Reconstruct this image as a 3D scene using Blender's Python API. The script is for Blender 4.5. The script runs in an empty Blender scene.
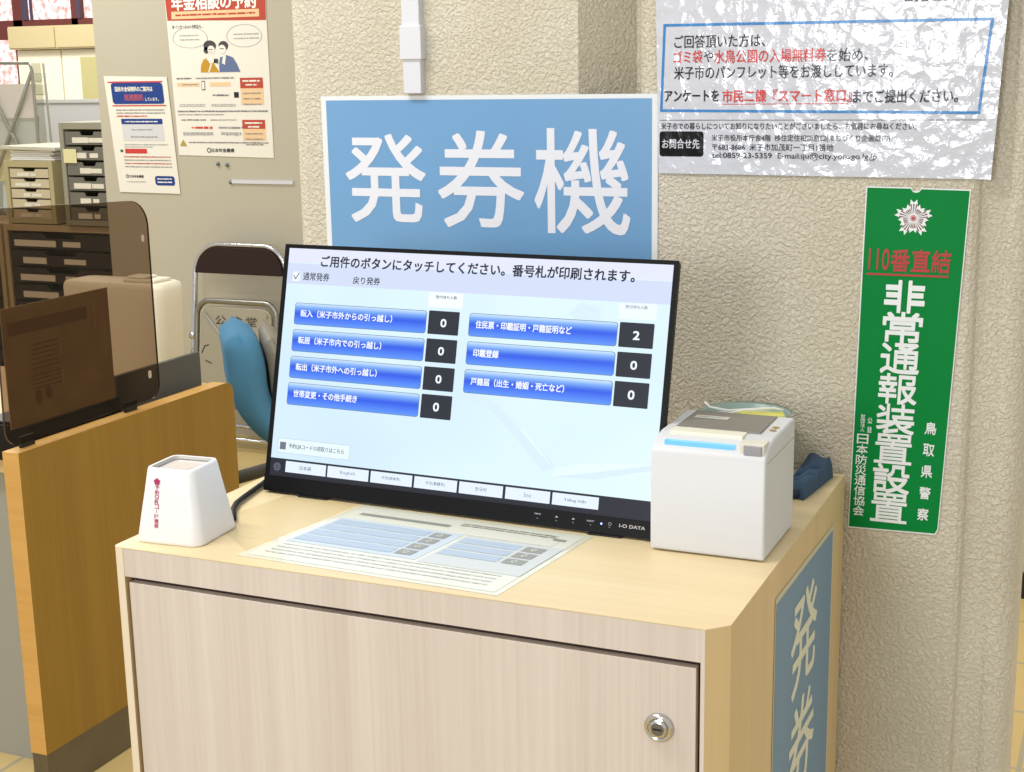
import bpy, bmesh, math, random
from mathutils import Vector, Matrix
random.seed(7)
PI = math.pi
V = Vector
SC = bpy.context.scene
COL = SC.collection

# ------------------------------------------------------------------ materials
def srgb(c):
    return tuple(((x/255)/12.92 if x/255 <= .04045 else ((x/255+.055)/1.055)**2.4) for x in c)

_cache = {}
def mat(name, rgb, rough=.6, metal=0, spec=.5, emit=0, bump=None, coat=0, sheen=0, noise=None):
    """bump=(scale,strength,distance)  noise=(scale,amount)"""
    if name in _cache: return _cache[name]
    m = bpy.data.materials.new(name); m.use_nodes = True
    nt = m.node_tree; b = nt.nodes['Principled BSDF']
    c = srgb(rgb)+(1,)
    b.inputs['Base Color'].default_value = c
    b.inputs['Roughness'].default_value = rough
    b.inputs['Metallic'].default_value = metal
    b.inputs['Specular IOR Level'].default_value = spec
    b.inputs['Coat Weight'].default_value = coat
    if emit:
        b.inputs['Base Color'].default_value = (0.01,0.01,0.01,1)
        b.inputs['Emission Color'].default_value = c
        b.inputs['Emission Strength'].default_value = emit
    tc = nt.nodes.new('ShaderNodeTexCoord')
    if noise:
        n = nt.nodes.new('ShaderNodeTexNoise'); n.inputs['Scale'].default_value = noise[0]; n.inputs['Detail'].default_value = 4
        nt.links.new(tc.outputs['Object'], n.inputs['Vector'])
        mx = nt.nodes.new('ShaderNodeMixRGB'); mx.blend_type = 'MULTIPLY'; mx.inputs[0].default_value = 1
        r = nt.nodes.new('ShaderNodeValToRGB'); r.color_ramp.elements[0].position = .3; r.color_ramp.elements[1].position = .7
        lo = 1-noise[1]; r.color_ramp.elements[0].color = (lo,lo,lo,1); r.color_ramp.elements[1].color = (1,1,1,1)
        nt.links.new(n.outputs['Fac'], r.inputs['Fac']); nt.links.new(r.outputs['Color'], mx.inputs[2])
        mx.inputs[1].default_value = c; nt.links.new(mx.outputs[0], b.inputs['Base Color'])
    if bump:
        n = nt.nodes.new('ShaderNodeTexNoise'); n.inputs['Scale'].default_value = bump[0]; n.inputs['Detail'].default_value = 3
        nt.links.new(tc.outputs['Object'], n.inputs['Vector'])
        bp = nt.nodes.new('ShaderNodeBump'); bp.inputs['Strength'].default_value = bump[1]; bp.inputs['Distance'].default_value = bump[2]
        nt.links.new(n.outputs['Fac'], bp.inputs['Height']); nt.links.new(bp.outputs['Normal'], b.inputs['Normal'])
    _cache[name] = m
    return m

def wood(name, rgb1, rgb2, axis='Z', scale=1.0, rough=.45):
    """fine straight grain running along axis"""
    if name in _cache: return _cache[name]
    m = bpy.data.materials.new(name); m.use_nodes = True
    nt = m.node_tree; b = nt.nodes['Principled BSDF']
    tc = nt.nodes.new('ShaderNodeTexCoord'); mp = nt.nodes.new('ShaderNodeMapping')
    s = {'X': (2, 130, 130), 'Y': (130, 2, 130), 'Z': (130, 130, 2)}[axis]
    mp.inputs['Scale'].default_value = [k*scale for k in s]
    nt.links.new(tc.outputs['Object'], mp.inputs['Vector'])
    n = nt.nodes.new('ShaderNodeTexNoise'); n.inputs['Scale'].default_value = 1.0; n.inputs['Detail'].default_value = 5; n.inputs['Roughness'].default_value = .65
    nt.links.new(mp.outputs[0], n.inputs['Vector'])
    mp2 = nt.nodes.new('ShaderNodeMapping'); mp2.inputs['Scale'].default_value = [k*scale*.13 for k in s]
    nt.links.new(tc.outputs['Object'], mp2.inputs['Vector'])
    n2 = nt.nodes.new('ShaderNodeTexNoise'); n2.inputs['Scale'].default_value = 1; n2.inputs['Detail'].default_value = 2
    nt.links.new(mp2.outputs[0], n2.inputs['Vector'])
    ad = nt.nodes.new('ShaderNodeMath'); ad.operation = 'ADD'
    nt.links.new(n.outputs['Fac'], ad.inputs[0]); nt.links.new(n2.outputs['Fac'], ad.inputs[1])
    ml = nt.nodes.new('ShaderNodeMath'); ml.operation = 'MULTIPLY'; ml.inputs[1].default_value = .5
    nt.links.new(ad.outputs[0], ml.inputs[0])
    r = nt.nodes.new('ShaderNodeValToRGB')
    r.color_ramp.elements[0].position = .34; r.color_ramp.elements[1].position = .66
    r.color_ramp.elements[0].color = srgb(rgb2)+(1,); r.color_ramp.elements[1].color = srgb(rgb1)+(1,)
    nt.links.new(ml.outputs[0], r.inputs['Fac']); nt.links.new(r.outputs['Color'], b.inputs['Base Color'])
    b.inputs['Roughness'].default_value = rough
    _cache[name] = m
    return m

def stucco(name, rgb, strength=1.0, dist=.004, sc=1.0):
    m = bpy.data.materials.new(name); m.use_nodes = True
    nt = m.node_tree; b = nt.nodes['Principled BSDF']
    tc = nt.nodes.new('ShaderNodeTexCoord')
    n = nt.nodes.new('ShaderNodeTexNoise'); n.inputs['Scale'].default_value = 195*sc; n.inputs['Detail'].default_value = 4; n.inputs['Roughness'].default_value = .5
    n.inputs['Distortion'].default_value = .6
    nt.links.new(tc.outputs['Object'], n.inputs['Vector'])
    cr = nt.nodes.new('ShaderNodeValToRGB'); cr.color_ramp.elements[0].position = .30; cr.color_ramp.elements[1].position = .66
    cr.color_ramp.interpolation = 'EASE'
    nt.links.new(n.outputs['Fac'], cr.inputs['Fac'])
    bp = nt.nodes.new('ShaderNodeBump'); bp.inputs['Strength'].default_value = strength; bp.inputs['Distance'].default_value = dist
    nt.links.new(cr.outputs['Color'], bp.inputs['Height']); nt.links.new(bp.outputs['Normal'], b.inputs['Normal'])
    n2 = nt.nodes.new('ShaderNodeTexNoise'); n2.inputs['Scale'].default_value = 5; n2.inputs['Detail'].default_value = 3
    nt.links.new(tc.outputs['Object'], n2.inputs['Vector'])
    r = nt.nodes.new('ShaderNodeValToRGB'); r.color_ramp.elements[0].position = .35; r.color_ramp.elements[1].position = .65
    c = srgb(rgb)
    r.color_ramp.elements[0].color = (c[0]*.93, c[1]*.92, c[2]*.88, 1); r.color_ramp.elements[1].color = c+(1,)
    nt.links.new(n2.outputs['Fac'], r.inputs['Fac']); nt.links.new(r.outputs['Color'], b.inputs['Base Color'])
    b.inputs['Roughness'].default_value = .55
    return m

def clear(name, rgb, alpha_mix=.5, rough=.05):
    """see-through sheet: tinted transparency plus a weak gloss"""
    m = bpy.data.materials.new(name); m.use_nodes = True
    nt = m.node_tree; nt.nodes.clear()
    o = nt.nodes.new('ShaderNodeOutputMaterial')
    t = nt.nodes.new('ShaderNodeBsdfTransparent'); t.inputs[0].default_value = srgb(rgb)+(1,)
    g = nt.nodes.new('ShaderNodeBsdfGlossy'); g.inputs['Roughness'].default_value = rough
    mx0 = alpha_mix
    mx = nt.nodes.new('ShaderNodeMixShader'); mx.inputs[0].default_value = mx0
    nt.links.new(t.outputs[0], mx.inputs[1]); nt.links.new(g.outputs[0], mx.inputs[2]); nt.links.new(mx.outputs[0], o.inputs[0])
    return m

# ------------------------------------------------------------------ objects
def props(o, label=None, cat=None, group=None, kind=None):
    if label: o['label'] = label
    if cat: o['category'] = cat
    if group: o['group'] = group
    if kind: o['kind'] = kind
    return o

def thing(name, loc, label, cat, group=None):
    o = bpy.data.objects.new(name, None); COL.objects.link(o); o.location = loc
    o.empty_display_size = .05
    return props(o, label, cat, group)

def wloc(o):
    p = V((0,0,0))
    while o is not None:
        p += V(o.location); o = o.parent
    return p

def obj(name, bm, mats, parent=None, smooth=False, bevel=0, seg=2, label=None, origin=None):
    """bm is in world coordinates; the mesh is stored relative to its parent's origin"""
    if not isinstance(mats, (list, tuple)): mats = [mats]
    off = wloc(parent) if parent else (V(origin) if origin else V((0,0,0)))
    bmesh.ops.translate(bm, verts=bm.verts, vec=-off)
    me = bpy.data.meshes.new(name); bm.to_mesh(me); bm.free()
    for m in mats: me.materials.append(m)
    if smooth:
        for p in me.polygons: p.use_smooth = True
    o = bpy.data.objects.new(name, me); COL.objects.link(o)
    if parent: o.parent = parent
    else: o.location = off
    if bevel:
        md = o.modifiers.new('bevel', 'BEVEL'); md.width = bevel; md.segments = seg; md.limit_method = 'ANGLE'; md.angle_limit = .6
        for p in me.polygons: p.use_smooth = True
        md.harden_normals = True
    if label: o['label'] = label
    return o

def BM(): return bmesh.new()

def box(bm, lo, hi, mi=0, M=None):
    x0,y0,z0 = lo; x1,y1,z1 = hi
    vs = [bm.verts.new(V(p) if M is None else M @ V(p)) for p in
          ((x0,y0,z0),(x1,y0,z0),(x1,y1,z0),(x0,y1,z0),(x0,y0,z1),(x1,y0,z1),(x1,y1,z1),(x0,y1,z1))]
    for f in ((0,3,2,1),(4,5,6,7),(0,1,5,4),(1,2,6,5),(2,3,7,6),(3,0,4,7)):
        bm.faces.new([vs[i] for i in f]).material_index = mi
    return bm

def prism(bm, pts, z0, z1, mi=0, M=None):
    """polygon (ccw) in xy extruded in z"""
    a = [bm.verts.new((V((x,y,z0)) if M is None else M @ V((x,y,z0)))) for x,y in pts]
    b = [bm.verts.new((V((x,y,z1)) if M is None else M @ V((x,y,z1)))) for x,y in pts]
    n = len(pts)
    bm.faces.new(list(reversed(a))).material_index = mi; bm.faces.new(b).material_index = mi
    for i in range(n):
        bm.faces.new((a[i], a[(i+1)%n], b[(i+1)%n], b[i])).material_index = mi
    return bm

def tube(bm, pts, r, seg=10, closed=False, mi=0, caps=True):
    pts = [V(p) for p in pts]; n = len(pts); rings = []
    up = None
    for i in range(n):
        if closed: d = pts[(i+1)%n]-pts[i-1]
        else: d = pts[min(i+1,n-1)]-pts[max(i-1,0)]
        d.normalize()
        if up is None:
            up = d.orthogonal().normalized()
        up = (up - d*up.dot(d)).normalized()
        s = d.cross(up)
        rr = r[i] if isinstance(r, (list,tuple)) else r
        rings.append([bm.verts.new(pts[i]+(up*math.cos(2*PI*k/seg)+s*math.sin(2*PI*k/seg))*rr) for k in range(seg)])
    for i in range(n if closed else n-1):
        a, b = rings[i], rings[(i+1)%n]
        for k in range(seg):
            bm.faces.new((a[k], a[(k+1)%seg], b[(k+1)%seg], b[k])).material_index = mi
    if not closed and caps:
        bm.faces.new(list(reversed(rings[0]))).material_index = mi; bm.faces.new(rings[-1]).material_index = mi
    return bm

def lathe(bm, prof, M=None, seg=32, mi=0):
    rings = []
    for r, z in prof:
        if r < 1e-6: rings.append([bm.verts.new((V((0,0,z)) if M is None else M @ V((0,0,z))))])
        else: rings.append([bm.verts.new((V((r*math.cos(2*PI*k/seg), r*math.sin(2*PI*k/seg), z)) if M is None else M @ V((r*math.cos(2*PI*k/seg), r*math.sin(2*PI*k/seg), z)))) for k in range(seg)])
    for a, b in zip(rings, rings[1:]):
        for k in range(seg):
            k2 = (k+1)%seg
            if len(a) == 1 and len(b) == 1: continue
            if len(a) == 1: f = bm.faces.new((a[0], b[k2], b[k]))
            elif len(b) == 1: f = bm.faces.new((a[k], a[k2], b[0]))
            else: f = bm.faces.new((a[k], a[k2], b[k2], b[k]))
            f.material_index = mi
    return bm

def rrect(x0, y0, x1, y1, r, n=6):
    """rounded rectangle outline, ccw"""
    out = []
    for cx, cy, a0 in ((x1-r,y0+r,-PI/2), (x1-r,y1-r,0), (x0+r,y1-r,PI/2), (x0+r,y0+r,PI)):
        for k in range(n+1):
            a = a0+PI/2*k/n; out.append((cx+r*math.cos(a), cy+r*math.sin(a)))
    return out

# ------------------------------------------------------------------ flat printed artwork
_txt = {}
def glyphs(s, bold=0.0, shear=0.0):
    """triangulated outlines of a string, unit box"""
    key = (s, bold, shear)
    if key in _txt: return _txt[key]
    cu = bpy.data.curves.new('t', 'FONT'); cu.body = s; cu.size = 1; cu.resolution_u = 3; cu.offset = bold; cu.shear = shear
    cu.fill_mode = 'FRONT'
    o = bpy.data.objects.new('t', cu); COL.objects.link(o)
    dg = bpy.context.evaluated_depsgraph_get()
    me = bpy.data.meshes.new_from_object(o.evaluated_get(dg))
    vs = [(v.co.x, v.co.y) for v in me.vertices]; fs = [tuple(p.vertices) for p in me.polygons]
    bpy.data.objects.remove(o); bpy.data.curves.remove(cu); bpy.data.meshes.remove(me)
    _txt[key] = (vs, fs)
    return _txt[key]

class Sheet:
    """a flat surface: origin, two unit axes; coordinates in metres (or mm with k=.001)"""
    def __init__(s, o, ux, uy, k=1.0, step=.00025):
        s.o = V(o); s.ux = V(ux).normalized(); s.uy = V(uy).normalized(); s.n = s.ux.cross(s.uy).normalized(); s.k = k; s.step = step
        s.new()
    def new(s): s.bm = BM(); s.mats = []
    def mi(s, m):
        if m not in s.mats: s.mats.append(m)
        return s.mats.index(m)
    def P(s, x, y, h=1): return s.o+s.ux*(x*s.k)+s.uy*(y*s.k)+s.n*(h*s.step)
    def poly(s, pts, m, h=1):
        a = sum(pts[i][0]*pts[(i+1)%len(pts)][1]-pts[(i+1)%len(pts)][0]*pts[i][1] for i in range(len(pts)))
        if a < 0: pts = pts[::-1]
        f = s.bm.faces.new([s.bm.verts.new(s.P(x,y,h)) for x,y in pts]); f.material_index = s.mi(m)
    def rect(s, x0,y0,x1,y1, m, h=1, r=0):
        if x1 < x0: x0,x1 = x1,x0
        if y1 < y0: y0,y1 = y1,y0
        s.poly(rrect(x0,y0,x1,y1,r) if r else [(x0,y0),(x1,y0),(x1,y1),(x0,y1)], m, h)
    def frame(s, x0,y0,x1,y1, w, m, h=1):
        s.rect(x0,y0,x1,y0+w,m,h); s.rect(x0,y1-w,x1,y1,m,h); s.rect(x0,y0+w,x0+w,y1-w,m,h); s.rect(x1-w,y0+w,x1,y1-w,m,h)
    def line(s, pts, w, m, h=1, closed=False):
        n = len(pts)
        for i in range(n if closed else n-1):
            a = V(pts[i]); b = V(pts[(i+1)%n]); d = (b-a)
            if d.length < 1e-9: continue
            d.normalize(); q = V((-d.y, d.x))*w/2; e = d*w*.25
            s.poly([tuple(a-e-q), tuple(b+e-q), tuple(b+e+q), tuple(a-e+q)], m, h)
    def ell(s, cx, cy, rx, ry, m, h=1, n=24):
        s.poly([(cx+rx*math.cos(2*PI*k/n), cy+ry*math.sin(2*PI*k/n)) for k in range(n)], m, h)
    def ring(s, cx, cy, rx, ry, w, m, h=1, n=32):
        s.line([(cx+rx*math.cos(2*PI*k/n), cy+ry*math.sin(2*PI*k/n)) for k in range(n)], w, m, h, True)
    def text(s, t, x0, y0, x1, y1, m, h=2, bold=0, fit='box', shear=0):
        """fit: 'box' stretches to the box; 'h' keeps the aspect of the height, starts at x0; 'c' the same but centred"""
        vs, fs = glyphs(t, 0, shear)
        if not vs: return
        ax = min(v[0] for v in vs); bx = max(v[0] for v in vs); ay = min(v[1] for v in vs); by = max(v[1] for v in vs)
        sy = (y1-y0)/(by-ay); sx = (x1-x0)/(bx-ax)
        ox = x0
        if fit == 'h': sx = sy
        if fit == 'c': sx = sy; ox = (x0+x1)/2-(bx-ax)*sx/2
        mi = s.mi(m)
        passes = [(0,0)]
        if bold:
            nb = 8 if bold > .012 and (y1-y0)*s.k > .03 else 4
            br = bold*sy*1.1
            passes = [(br*math.cos(2*PI*q/nb+.785), br*math.sin(2*PI*q/nb+.785)) for q in range(nb)]
        for pi_, (dx, dy) in enumerate(passes):
            bv = [s.bm.verts.new(s.P(ox+(x-ax)*sx+dx, y0+(y-ay)*sy+dy, h+.04*pi_)) for x,y in vs]
            for f in fs:
                try: s.bm.faces.new([bv[i] for i in f]).material_index = mi
                except ValueError: pass
    def vtext(s, t, x0, y0, x1, y1, m, h=2, bold=0, gap=.08):
        """one column of characters, each filling its cell"""
        n = len(t); c = (y1-y0)/n
        for i, ch in enumerate(t):
            yt = y1-c*i; yb = yt-c
            if ch == 'ー':
                s.rect((x0+x1)/2-(x1-x0)*.06, yb+c*.15, (x0+x1)/2+(x1-x0)*.06, yt-c*.12, m, h); continue
            s.text(ch, x0, yb+c*gap/2, x1, yt-c*gap/2, m, h, bold)
    def dashes(s, x0, y, x1, w, m, h=2, seed=0, mean=6.0):
        """a line of print too small to read"""
        m = {M_ink: M_inkg, M_inkg: M_inkm}.get(m, m); w = w*.85
        rnd = random.Random(seed+int(abs(y)*1e4)); x = x0
        while x < x1:
            l = w*rnd.uniform(.5, mean); e = min(x+l, x1)
            s.rect(x, y-w*rnd.uniform(.35,.55), e, y+w*rnd.uniform(.35,.55), m, h); x = e+w*rnd.uniform(.25,.8)
    def build(s, name, parent, label=None):
        o = obj(name, s.bm, s.mats, parent, label=label); s.new(); return o

# ------------------------------------------------------------------ palette
M_top   = wood('maple_laminate', (232,212,170), (222,199,154), 'X', scale=1.3, rough=.38)
M_side  = wood('maple_side', (222,197,148), (210,184,134), 'Z', scale=1.3)
M_front = wood('pale_ash_laminate', (220,210,200), (204,191,180), 'Z', scale=1.7, rough=.5)
M_board = wood('amber_oak', (152,118,42), (136,104,32), 'Z', scale=1.3, rough=.5)
M_boarde= wood('amber_edge', (216,170,96), (202,154,82), 'X', rough=.45)
M_black = mat('black_plastic', (9,9,11), .4, spec=.3)
M_blackm= mat('black_matte', (20,20,24), .6)
M_dark  = mat('gap_shadow_brown', (62,42,36), .8)
M_white = mat('white_plastic', (236,236,238), .32, spec=.5)
M_whitep= mat('white_printer_plastic', (212,213,216), .42)
M_paper = mat('white_paper', (238,238,236), .7)
M_pvc   = mat('white_pvc', (216,218,226), .35)
M_chrome= mat('chrome', (205,205,205), .16, metal=1)
M_chromed= mat('dull_chrome', (150,148,140), .35, metal=1)
M_steel = mat('brushed_steel', (128,122,108), .42, metal=.85, noise=(6,.25))
M_ink   = mat('ink_black', (28,28,34), .6)
M_inkg  = mat('ink_grey', (112,112,118), .6)
M_inkm  = mat('ink_mid_grey', (152,150,150), .6)
M_inkl  = mat('ink_pale_grey', (176,176,176), .6)
M_red   = mat('ink_red', (206,64,58), .6)
M_brick = mat('ink_brick_red', (190,72,52), .6)
M_orange= mat('ink_pale_orange', (240,205,160), .6)
M_bblue = mat('ink_deep_blue', (22,62,140), .6)
M_frameb= mat('ink_sky_blue', (88,146,200), .5)
M_cream = mat('paper_cream', (238,236,226), .7)

# ------------------------------------------------------------------ setting
H = .9773; W = .7228; D = .5958
floor_m = bpy.data.materials.new('floor_tiles'); floor_m.use_nodes = True
nt = floor_m.node_tree; b = nt.nodes['Principled BSDF']
tc = nt.nodes.new('ShaderNodeTexCoord'); br = nt.nodes.new('ShaderNodeTexBrick')
br.inputs['Scale'].default_value = 1; br.inputs['Brick Width'].default_value = .3; br.inputs['Row Height'].default_value = .3
br.inputs['Mortar Size'].default_value = .006; br.offset = 0
br.inputs['Color1'].default_value = srgb((208,184,126))+(1,); br.inputs['Color2'].default_value = srgb((200,174,116))+(1,)
br.inputs['Mortar'].default_value = srgb((170,160,136))+(1,)
nt.links.new(tc.outputs['Object'], br.inputs['Vector']); nt.links.new(br.outputs['Color'], b.inputs['Base Color'])
b.inputs['Roughness'].default_value = .35
bm = BM(); box(bm, (-9.5,-5,-.05), (4,9,0)); props(obj('floor', bm, floor_m), kind='structure')

# stucco wall / column with a shallow recess and rounded corners (plan profile, ccw seen from above)
prof = [(-.125,.12),(-.125,.045)]
for k in range(7):
    a = PI+PI/2*k/6; prof.append((-.085+.04*math.cos(a), .04+.04*math.sin(a)))
prof += [(.343,0),(.3995,.080),(.404,.080),(.412,.060),(.421,.030),(.430,.010),(.438,.003),(.448,0.0)]
prof += [(.868,0),(.874,.004),(.878,.012),(.884,.014),(.908,.016),(.913,.013),(.918,.012)]
for k in range(1,9):
    a = -PI/2+PI/2*k/8; prof.append((.918+.028*math.cos(a), .040+.028*math.sin(a)))
prof += [(.946,.12)]
M_stucco = stucco('sand_stucco', (216,209,192), .72, .0028)
bm = BM(); prism(bm, prof, 0, 3.0)
props(obj('wall_back', bm, M_stucco), kind='structure')

M_panel = mat('beige_wall_panel', (190,184,166), .6, bump=(160,.15,.001))
bm = BM(); box(bm, (-3.10,3.15,0), (.0,3.20,3.0)); props(obj('wall_left', bm, M_panel), kind='structure')
M_wfar = mat('white_far_wall', (214,210,196), .6)
bm = BM(); box(bm, (.0,2.30,0), (3.2,2.40,3.0)); props(obj('wall_far', bm, M_wfar), kind='structure')
bm = BM(); box(bm, (.0,2.282,0), (3.2,2.299,.075)); props(obj('baseboard_far', bm, mat('dark_base', (34,34,34), .5)), kind='structure')

# far window wall
M_mull = mat('red_brown_mullion', (104,44,38), .5)
bm = BM(); box(bm, (-9.3,7.2,0), (-3.4,7.3,1.45)); box(bm, (-9.3,7.2,2.7), (-3.4,7.3,3.0)); props(obj('wall_rear', bm, M_wfar), kind='structure')
sky_m = bpy.data.materials.new('bright_outdoors'); sky_m.use_nodes = True
nt = sky_m.node_tree; nt.nodes.clear()
o_ = nt.nodes.new('ShaderNodeOutputMaterial'); e_ = nt.nodes.new('ShaderNodeEmission'); e_.inputs['Strength'].default_value = 1.5
tc = nt.nodes.new('ShaderNodeTexCoord'); n_ = nt.nodes.new('ShaderNodeTexNoise'); n_.inputs['Scale'].default_value = 22; n_.inputs['Detail'].default_value = 6
r_ = nt.nodes.new('ShaderNodeValToRGB'); r_.color_ramp.elements[0].position = .36; r_.color_ramp.elements[0].color = srgb((206,150,140))+(1,)
r_.color_ramp.elements[1].position = .56; r_.color_ramp.elements[1].color = srgb((246,226,222))+(1,)
nt.links.new(tc.outputs['Object'], n_.inputs['Vector']); nt.links.new(n_.outputs['Fac'], r_.inputs['Fac']); nt.links.new(r_.outputs['Color'], e_.inputs['Color']); nt.links.new(e_.outputs[0], o_.inputs[0])
bm = BM(); box(bm, (-9.0,7.28,1.0), (-5.0,7.29,2.68)); wp = obj('window_1', bm, sky_m); props(wp, kind='structure')
bm = BM()
for x0, x1 in ((-7.19,-7.10),(-6.615,-6.555)):
    box(bm, (x0,7.12,1.0), (x1,7.2,2.7))
box(bm, (-9.0,7.12,1.93), (-6.1,7.2,1.985)); box(bm, (-9,7.12,1.84), (-7.1,7.2,1.93)); box(bm, (-9.0,7.12,2.64), (-6.1,7.2,2.7))
obj('window_frame', bm, M_mull, wp)
bm = BM()
for x0, x1 in ((-7.08,-7.03),(-6.545,-6.515),(-7.0,-6.985)):
    box(bm, (x0,7.10,1.985), (x1,7.12,2.7))
obj('window_sash', bm, mat('sash_dark', (70,60,84), .4), wp)

# ------------------------------------------------------------------ ticket cabinet
cab = thing('ticket_machine_cabinet', (W/2,-D/2,0), 'pale wood cabinet with a locked door carrying the touch monitor and white printer', 'cabinet')
g = -.008
XL = -.0055
out = [(XL,-D+.004),(XL+.004,-D),(W-.020,-D),(W,-D+.020),(W,g),(XL,g)]
inn = [(x, y) for x, y in out]
bm = BM()
# side panels and back with a real front opening
prism(bm, [(XL,-D+.004),(XL+.004,-D),(.0085,-D),(.0085,g),(XL,g)], .02, H-.001)
prism(bm, [(.6985,-D),(W-.020,-D),(W,-D+.020),(W,g),(.6985,g)], .02, H-.001)
box(bm, (.0085,-.02,.02), (.6985,g,H-.001)); box(bm, (.0085,-D,.02), (.6985,-.02,.05))
obj('carcass', bm, M_side, cab)
bm = BM(); box(bm, (.0087,-D,.9425), (.6983,-.021,H-.0012)); obj('front_rail', bm, M_front, cab)
bm = BM(); prism(bm, [(.6985,-D-.0004),(W-.020,-D-.0004),(W-.020,-D+.0001),(.6985,-D+.0001)], .02, H-.001); obj('front_post', bm, M_front, cab)
bm = BM(); prism(bm, [(XL+.0042,-D-.0004),(.0084,-D-.0004),(.0084,-D+.0001),(XL+.0042,-D+.0001)], .02, H-.001); obj('front_edge', bm, mat('edge_cream', (228,214,190), .5), cab)
bm = BM(); prism(bm, out, H-.001, H); obj('top_panel', bm, M_top, cab)
bm = BM(); box(bm, (.0087,-D+.012,.05), (.6985,-D+.016,.9425)); obj('door_gap_shade', bm, M_dark, cab)  # dark brown sheet stands in for the shade in the gap round the door
bm = BM(); box(bm, (.0130,-D+.001,.053), (.6938,-D+.0115,.9352)); door = obj('door', bm, M_front, cab, bevel=.0008)
Ml = Matrix.Translation((.6565,-D+.001,.8675)) @ Matrix.Rotation(PI/2, 4, 'X')
bm = BM(); lathe(bm, [(0,.0),(.0148,0),(.0152,.0025),(.0138,.0048),(.0112,.0055),(.0108,.0036),(.0098,.0036),(.0094,.0062),(.0088,.0068),(0,.0068)], Ml, 36)
lock = obj('lock', bm, M_chrome, door, smooth=True, label='round chrome cam lock')
bm = BM(); lathe(bm, [(0,.0070),(.0066,.0070),(.0070,.0066)], Ml, 28); box(bm, (-.0046,-.0010,.0070), (.0046,.0010,.0074), 1, Ml)
obj('key_plug', bm, [mat('plug_grey', (112,110,104), .4, metal=.6), M_blackm], lock)
bm = BM(); box(bm, (.03,-D+.05,0), (W-.03,-.04,.02)); obj('plinth', bm, M_blackm, cab)

# sign on the right side of the cabinet (vertical lettering)
M_signb = mat('sign_blue_matte', (104,146,186), .4)
M_signw = mat('sign_white', (232,234,238), .4)
S = Sheet((W+.0004,-.398,.42), (0,1,0), (0,0,1), step=.0003)
sd = thing('side_sign', (W,-.24,.42), 'tall blue laminated sign stuck on the right side of the pale wood cabinet', 'sign')
pts = [(0,0),(.322,0),(.320,.510),(.004,.519)]
S.poly(pts, mat('laminate_pale', (206,206,180), .3)); S.build('laminate', sd)
S.poly([(.006,.006),(.316,.006),(.3135,.503),(.009,.511)], mat('side_blue', (108,146,176), .4), 2); S.build('printed_sheet', sd)
M_sidel = mat('side_letter', (226,228,206), .5)
for ch, z0, z1 in (('発',.358,.478),('券',.222,.342),('機',.086,.206)):
    S.text(ch, .085, z0, .225, z1, M_sidel, 3, .012)
S.build('lettering', sd)

# ------------------------------------------------------------------ blue sign above the monitor
sx0, sx1, sz0, sz1 = -.0638, .4572, 1.108, 1.476
S = Sheet((sx0,-.0015,sz0), (1,0,0), (0,0,1), step=.0004)
bs = thing('blue_sign', ((sx0+sx1)/2,-.001,sz0), 'wide light blue laminated wall sign with three big white characters behind the monitor', 'sign')
S.rect(0,0,sx1-sx0,sz1-sz0, mat('laminate_edge', (226,230,234), .3), 0); S.build('laminate', bs)
w_, h_ = sx1-sx0, sz1-sz0
blue_m = mat('sign_blue', (112,160,206), .28, noise=(7,.05), bump=(14,.10,.003))
S.rect(.0085,.0085,w_-.0085,h_-.006, blue_m, 1); S.build('printed_sheet', bs)
lw = mat('sign_letter_white', (226,228,238), .35)
for ch, x0, z0, x1, z1 in (('発',-.0275,1.2925,.1070,1.4225),('券',.1245,1.2890,.2615,1.4275),('機',.2760,1.2850,.4190,1.4310)):
    S.text(ch, x0-sx0+.0016, z0-sz0+.0016, x1-sx0-.0016, z1-sz0-.0016, lw, 2, .0095)
S.build('lettering', bs)
bm = BM(); box(bm, (sx0,-.0014,sz0), (sx1,-.0006,sz1)); obj('backing', bm, M_paper, bs)

# ------------------------------------------------------------------ white cable duct above the blue sign
cd = thing('cable_duct', (.1,-.005,1.478), 'white plastic cable duct running up the stucco above the blue sign', 'cable duct')
bm = BM(); box(bm, (.0800,-.013,1.4785), (.1085,.004,3.0)); obj('duct', bm, M_pvc, cd, bevel=.002)
bm = BM(); box(bm, (.0780,-.0165,1.5260), (.1120,.004,1.573)); obj('coupling', bm, M_pvc, cd, bevel=.0015)

# ------------------------------------------------------------------ survey poster (top right)
lam = bpy.data.materials.new('crinkled_lamination'); lam.use_nodes = True
def printed_glossy(name, rgb, rough=.13, bs=.8, sp=.5):
    m = mat(name, rgb, rough, spec=sp)
    nt = m.node_tree; b = nt.nodes['Principled BSDF']
    tc = nt.nodes.new('ShaderNodeTexCoord'); vo = nt.nodes.new('ShaderNodeTexVoronoi'); vo.inputs['Scale'].default_value = 55
    n = nt.nodes.new('ShaderNodeTexNoise'); n.inputs['Scale'].default_value = 26; n.inputs['Detail'].default_value = 4
    nt.links.new(tc.outputs['Object'], n.inputs['Vector']); nt.links.new(tc.outputs['Object'], vo.inputs['Vector'])
    a = nt.nodes.new('ShaderNodeMath'); a.operation = 'MULTIPLY_ADD'; a.inputs[1].default_value = .35
    nt.links.new(vo.outputs['Distance'], a.inputs[0]); nt.links.new(n.outputs['Fac'], a.inputs[2])
    bp = nt.nodes.new('ShaderNodeBump'); bp.inputs['Strength'].default_value = bs; bp.inputs['Distance'].default_value = .0035
    nt.links.new(a.outputs[0], bp.inputs['Height']); nt.links.new(bp.outputs['Normal'], b.inputs['Normal'])
    return m
G_pap = printed_glossy('laminated_paper', (204,207,218)); G_ink = printed_glossy('laminated_ink', (34,34,48), .2, .5, .25)
G_red = printed_glossy('laminated_red', (204,62,56), .2, .5, .25); G_blu = printed_glossy('laminated_blue', (64,132,196), .2, .5, .25)
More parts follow.
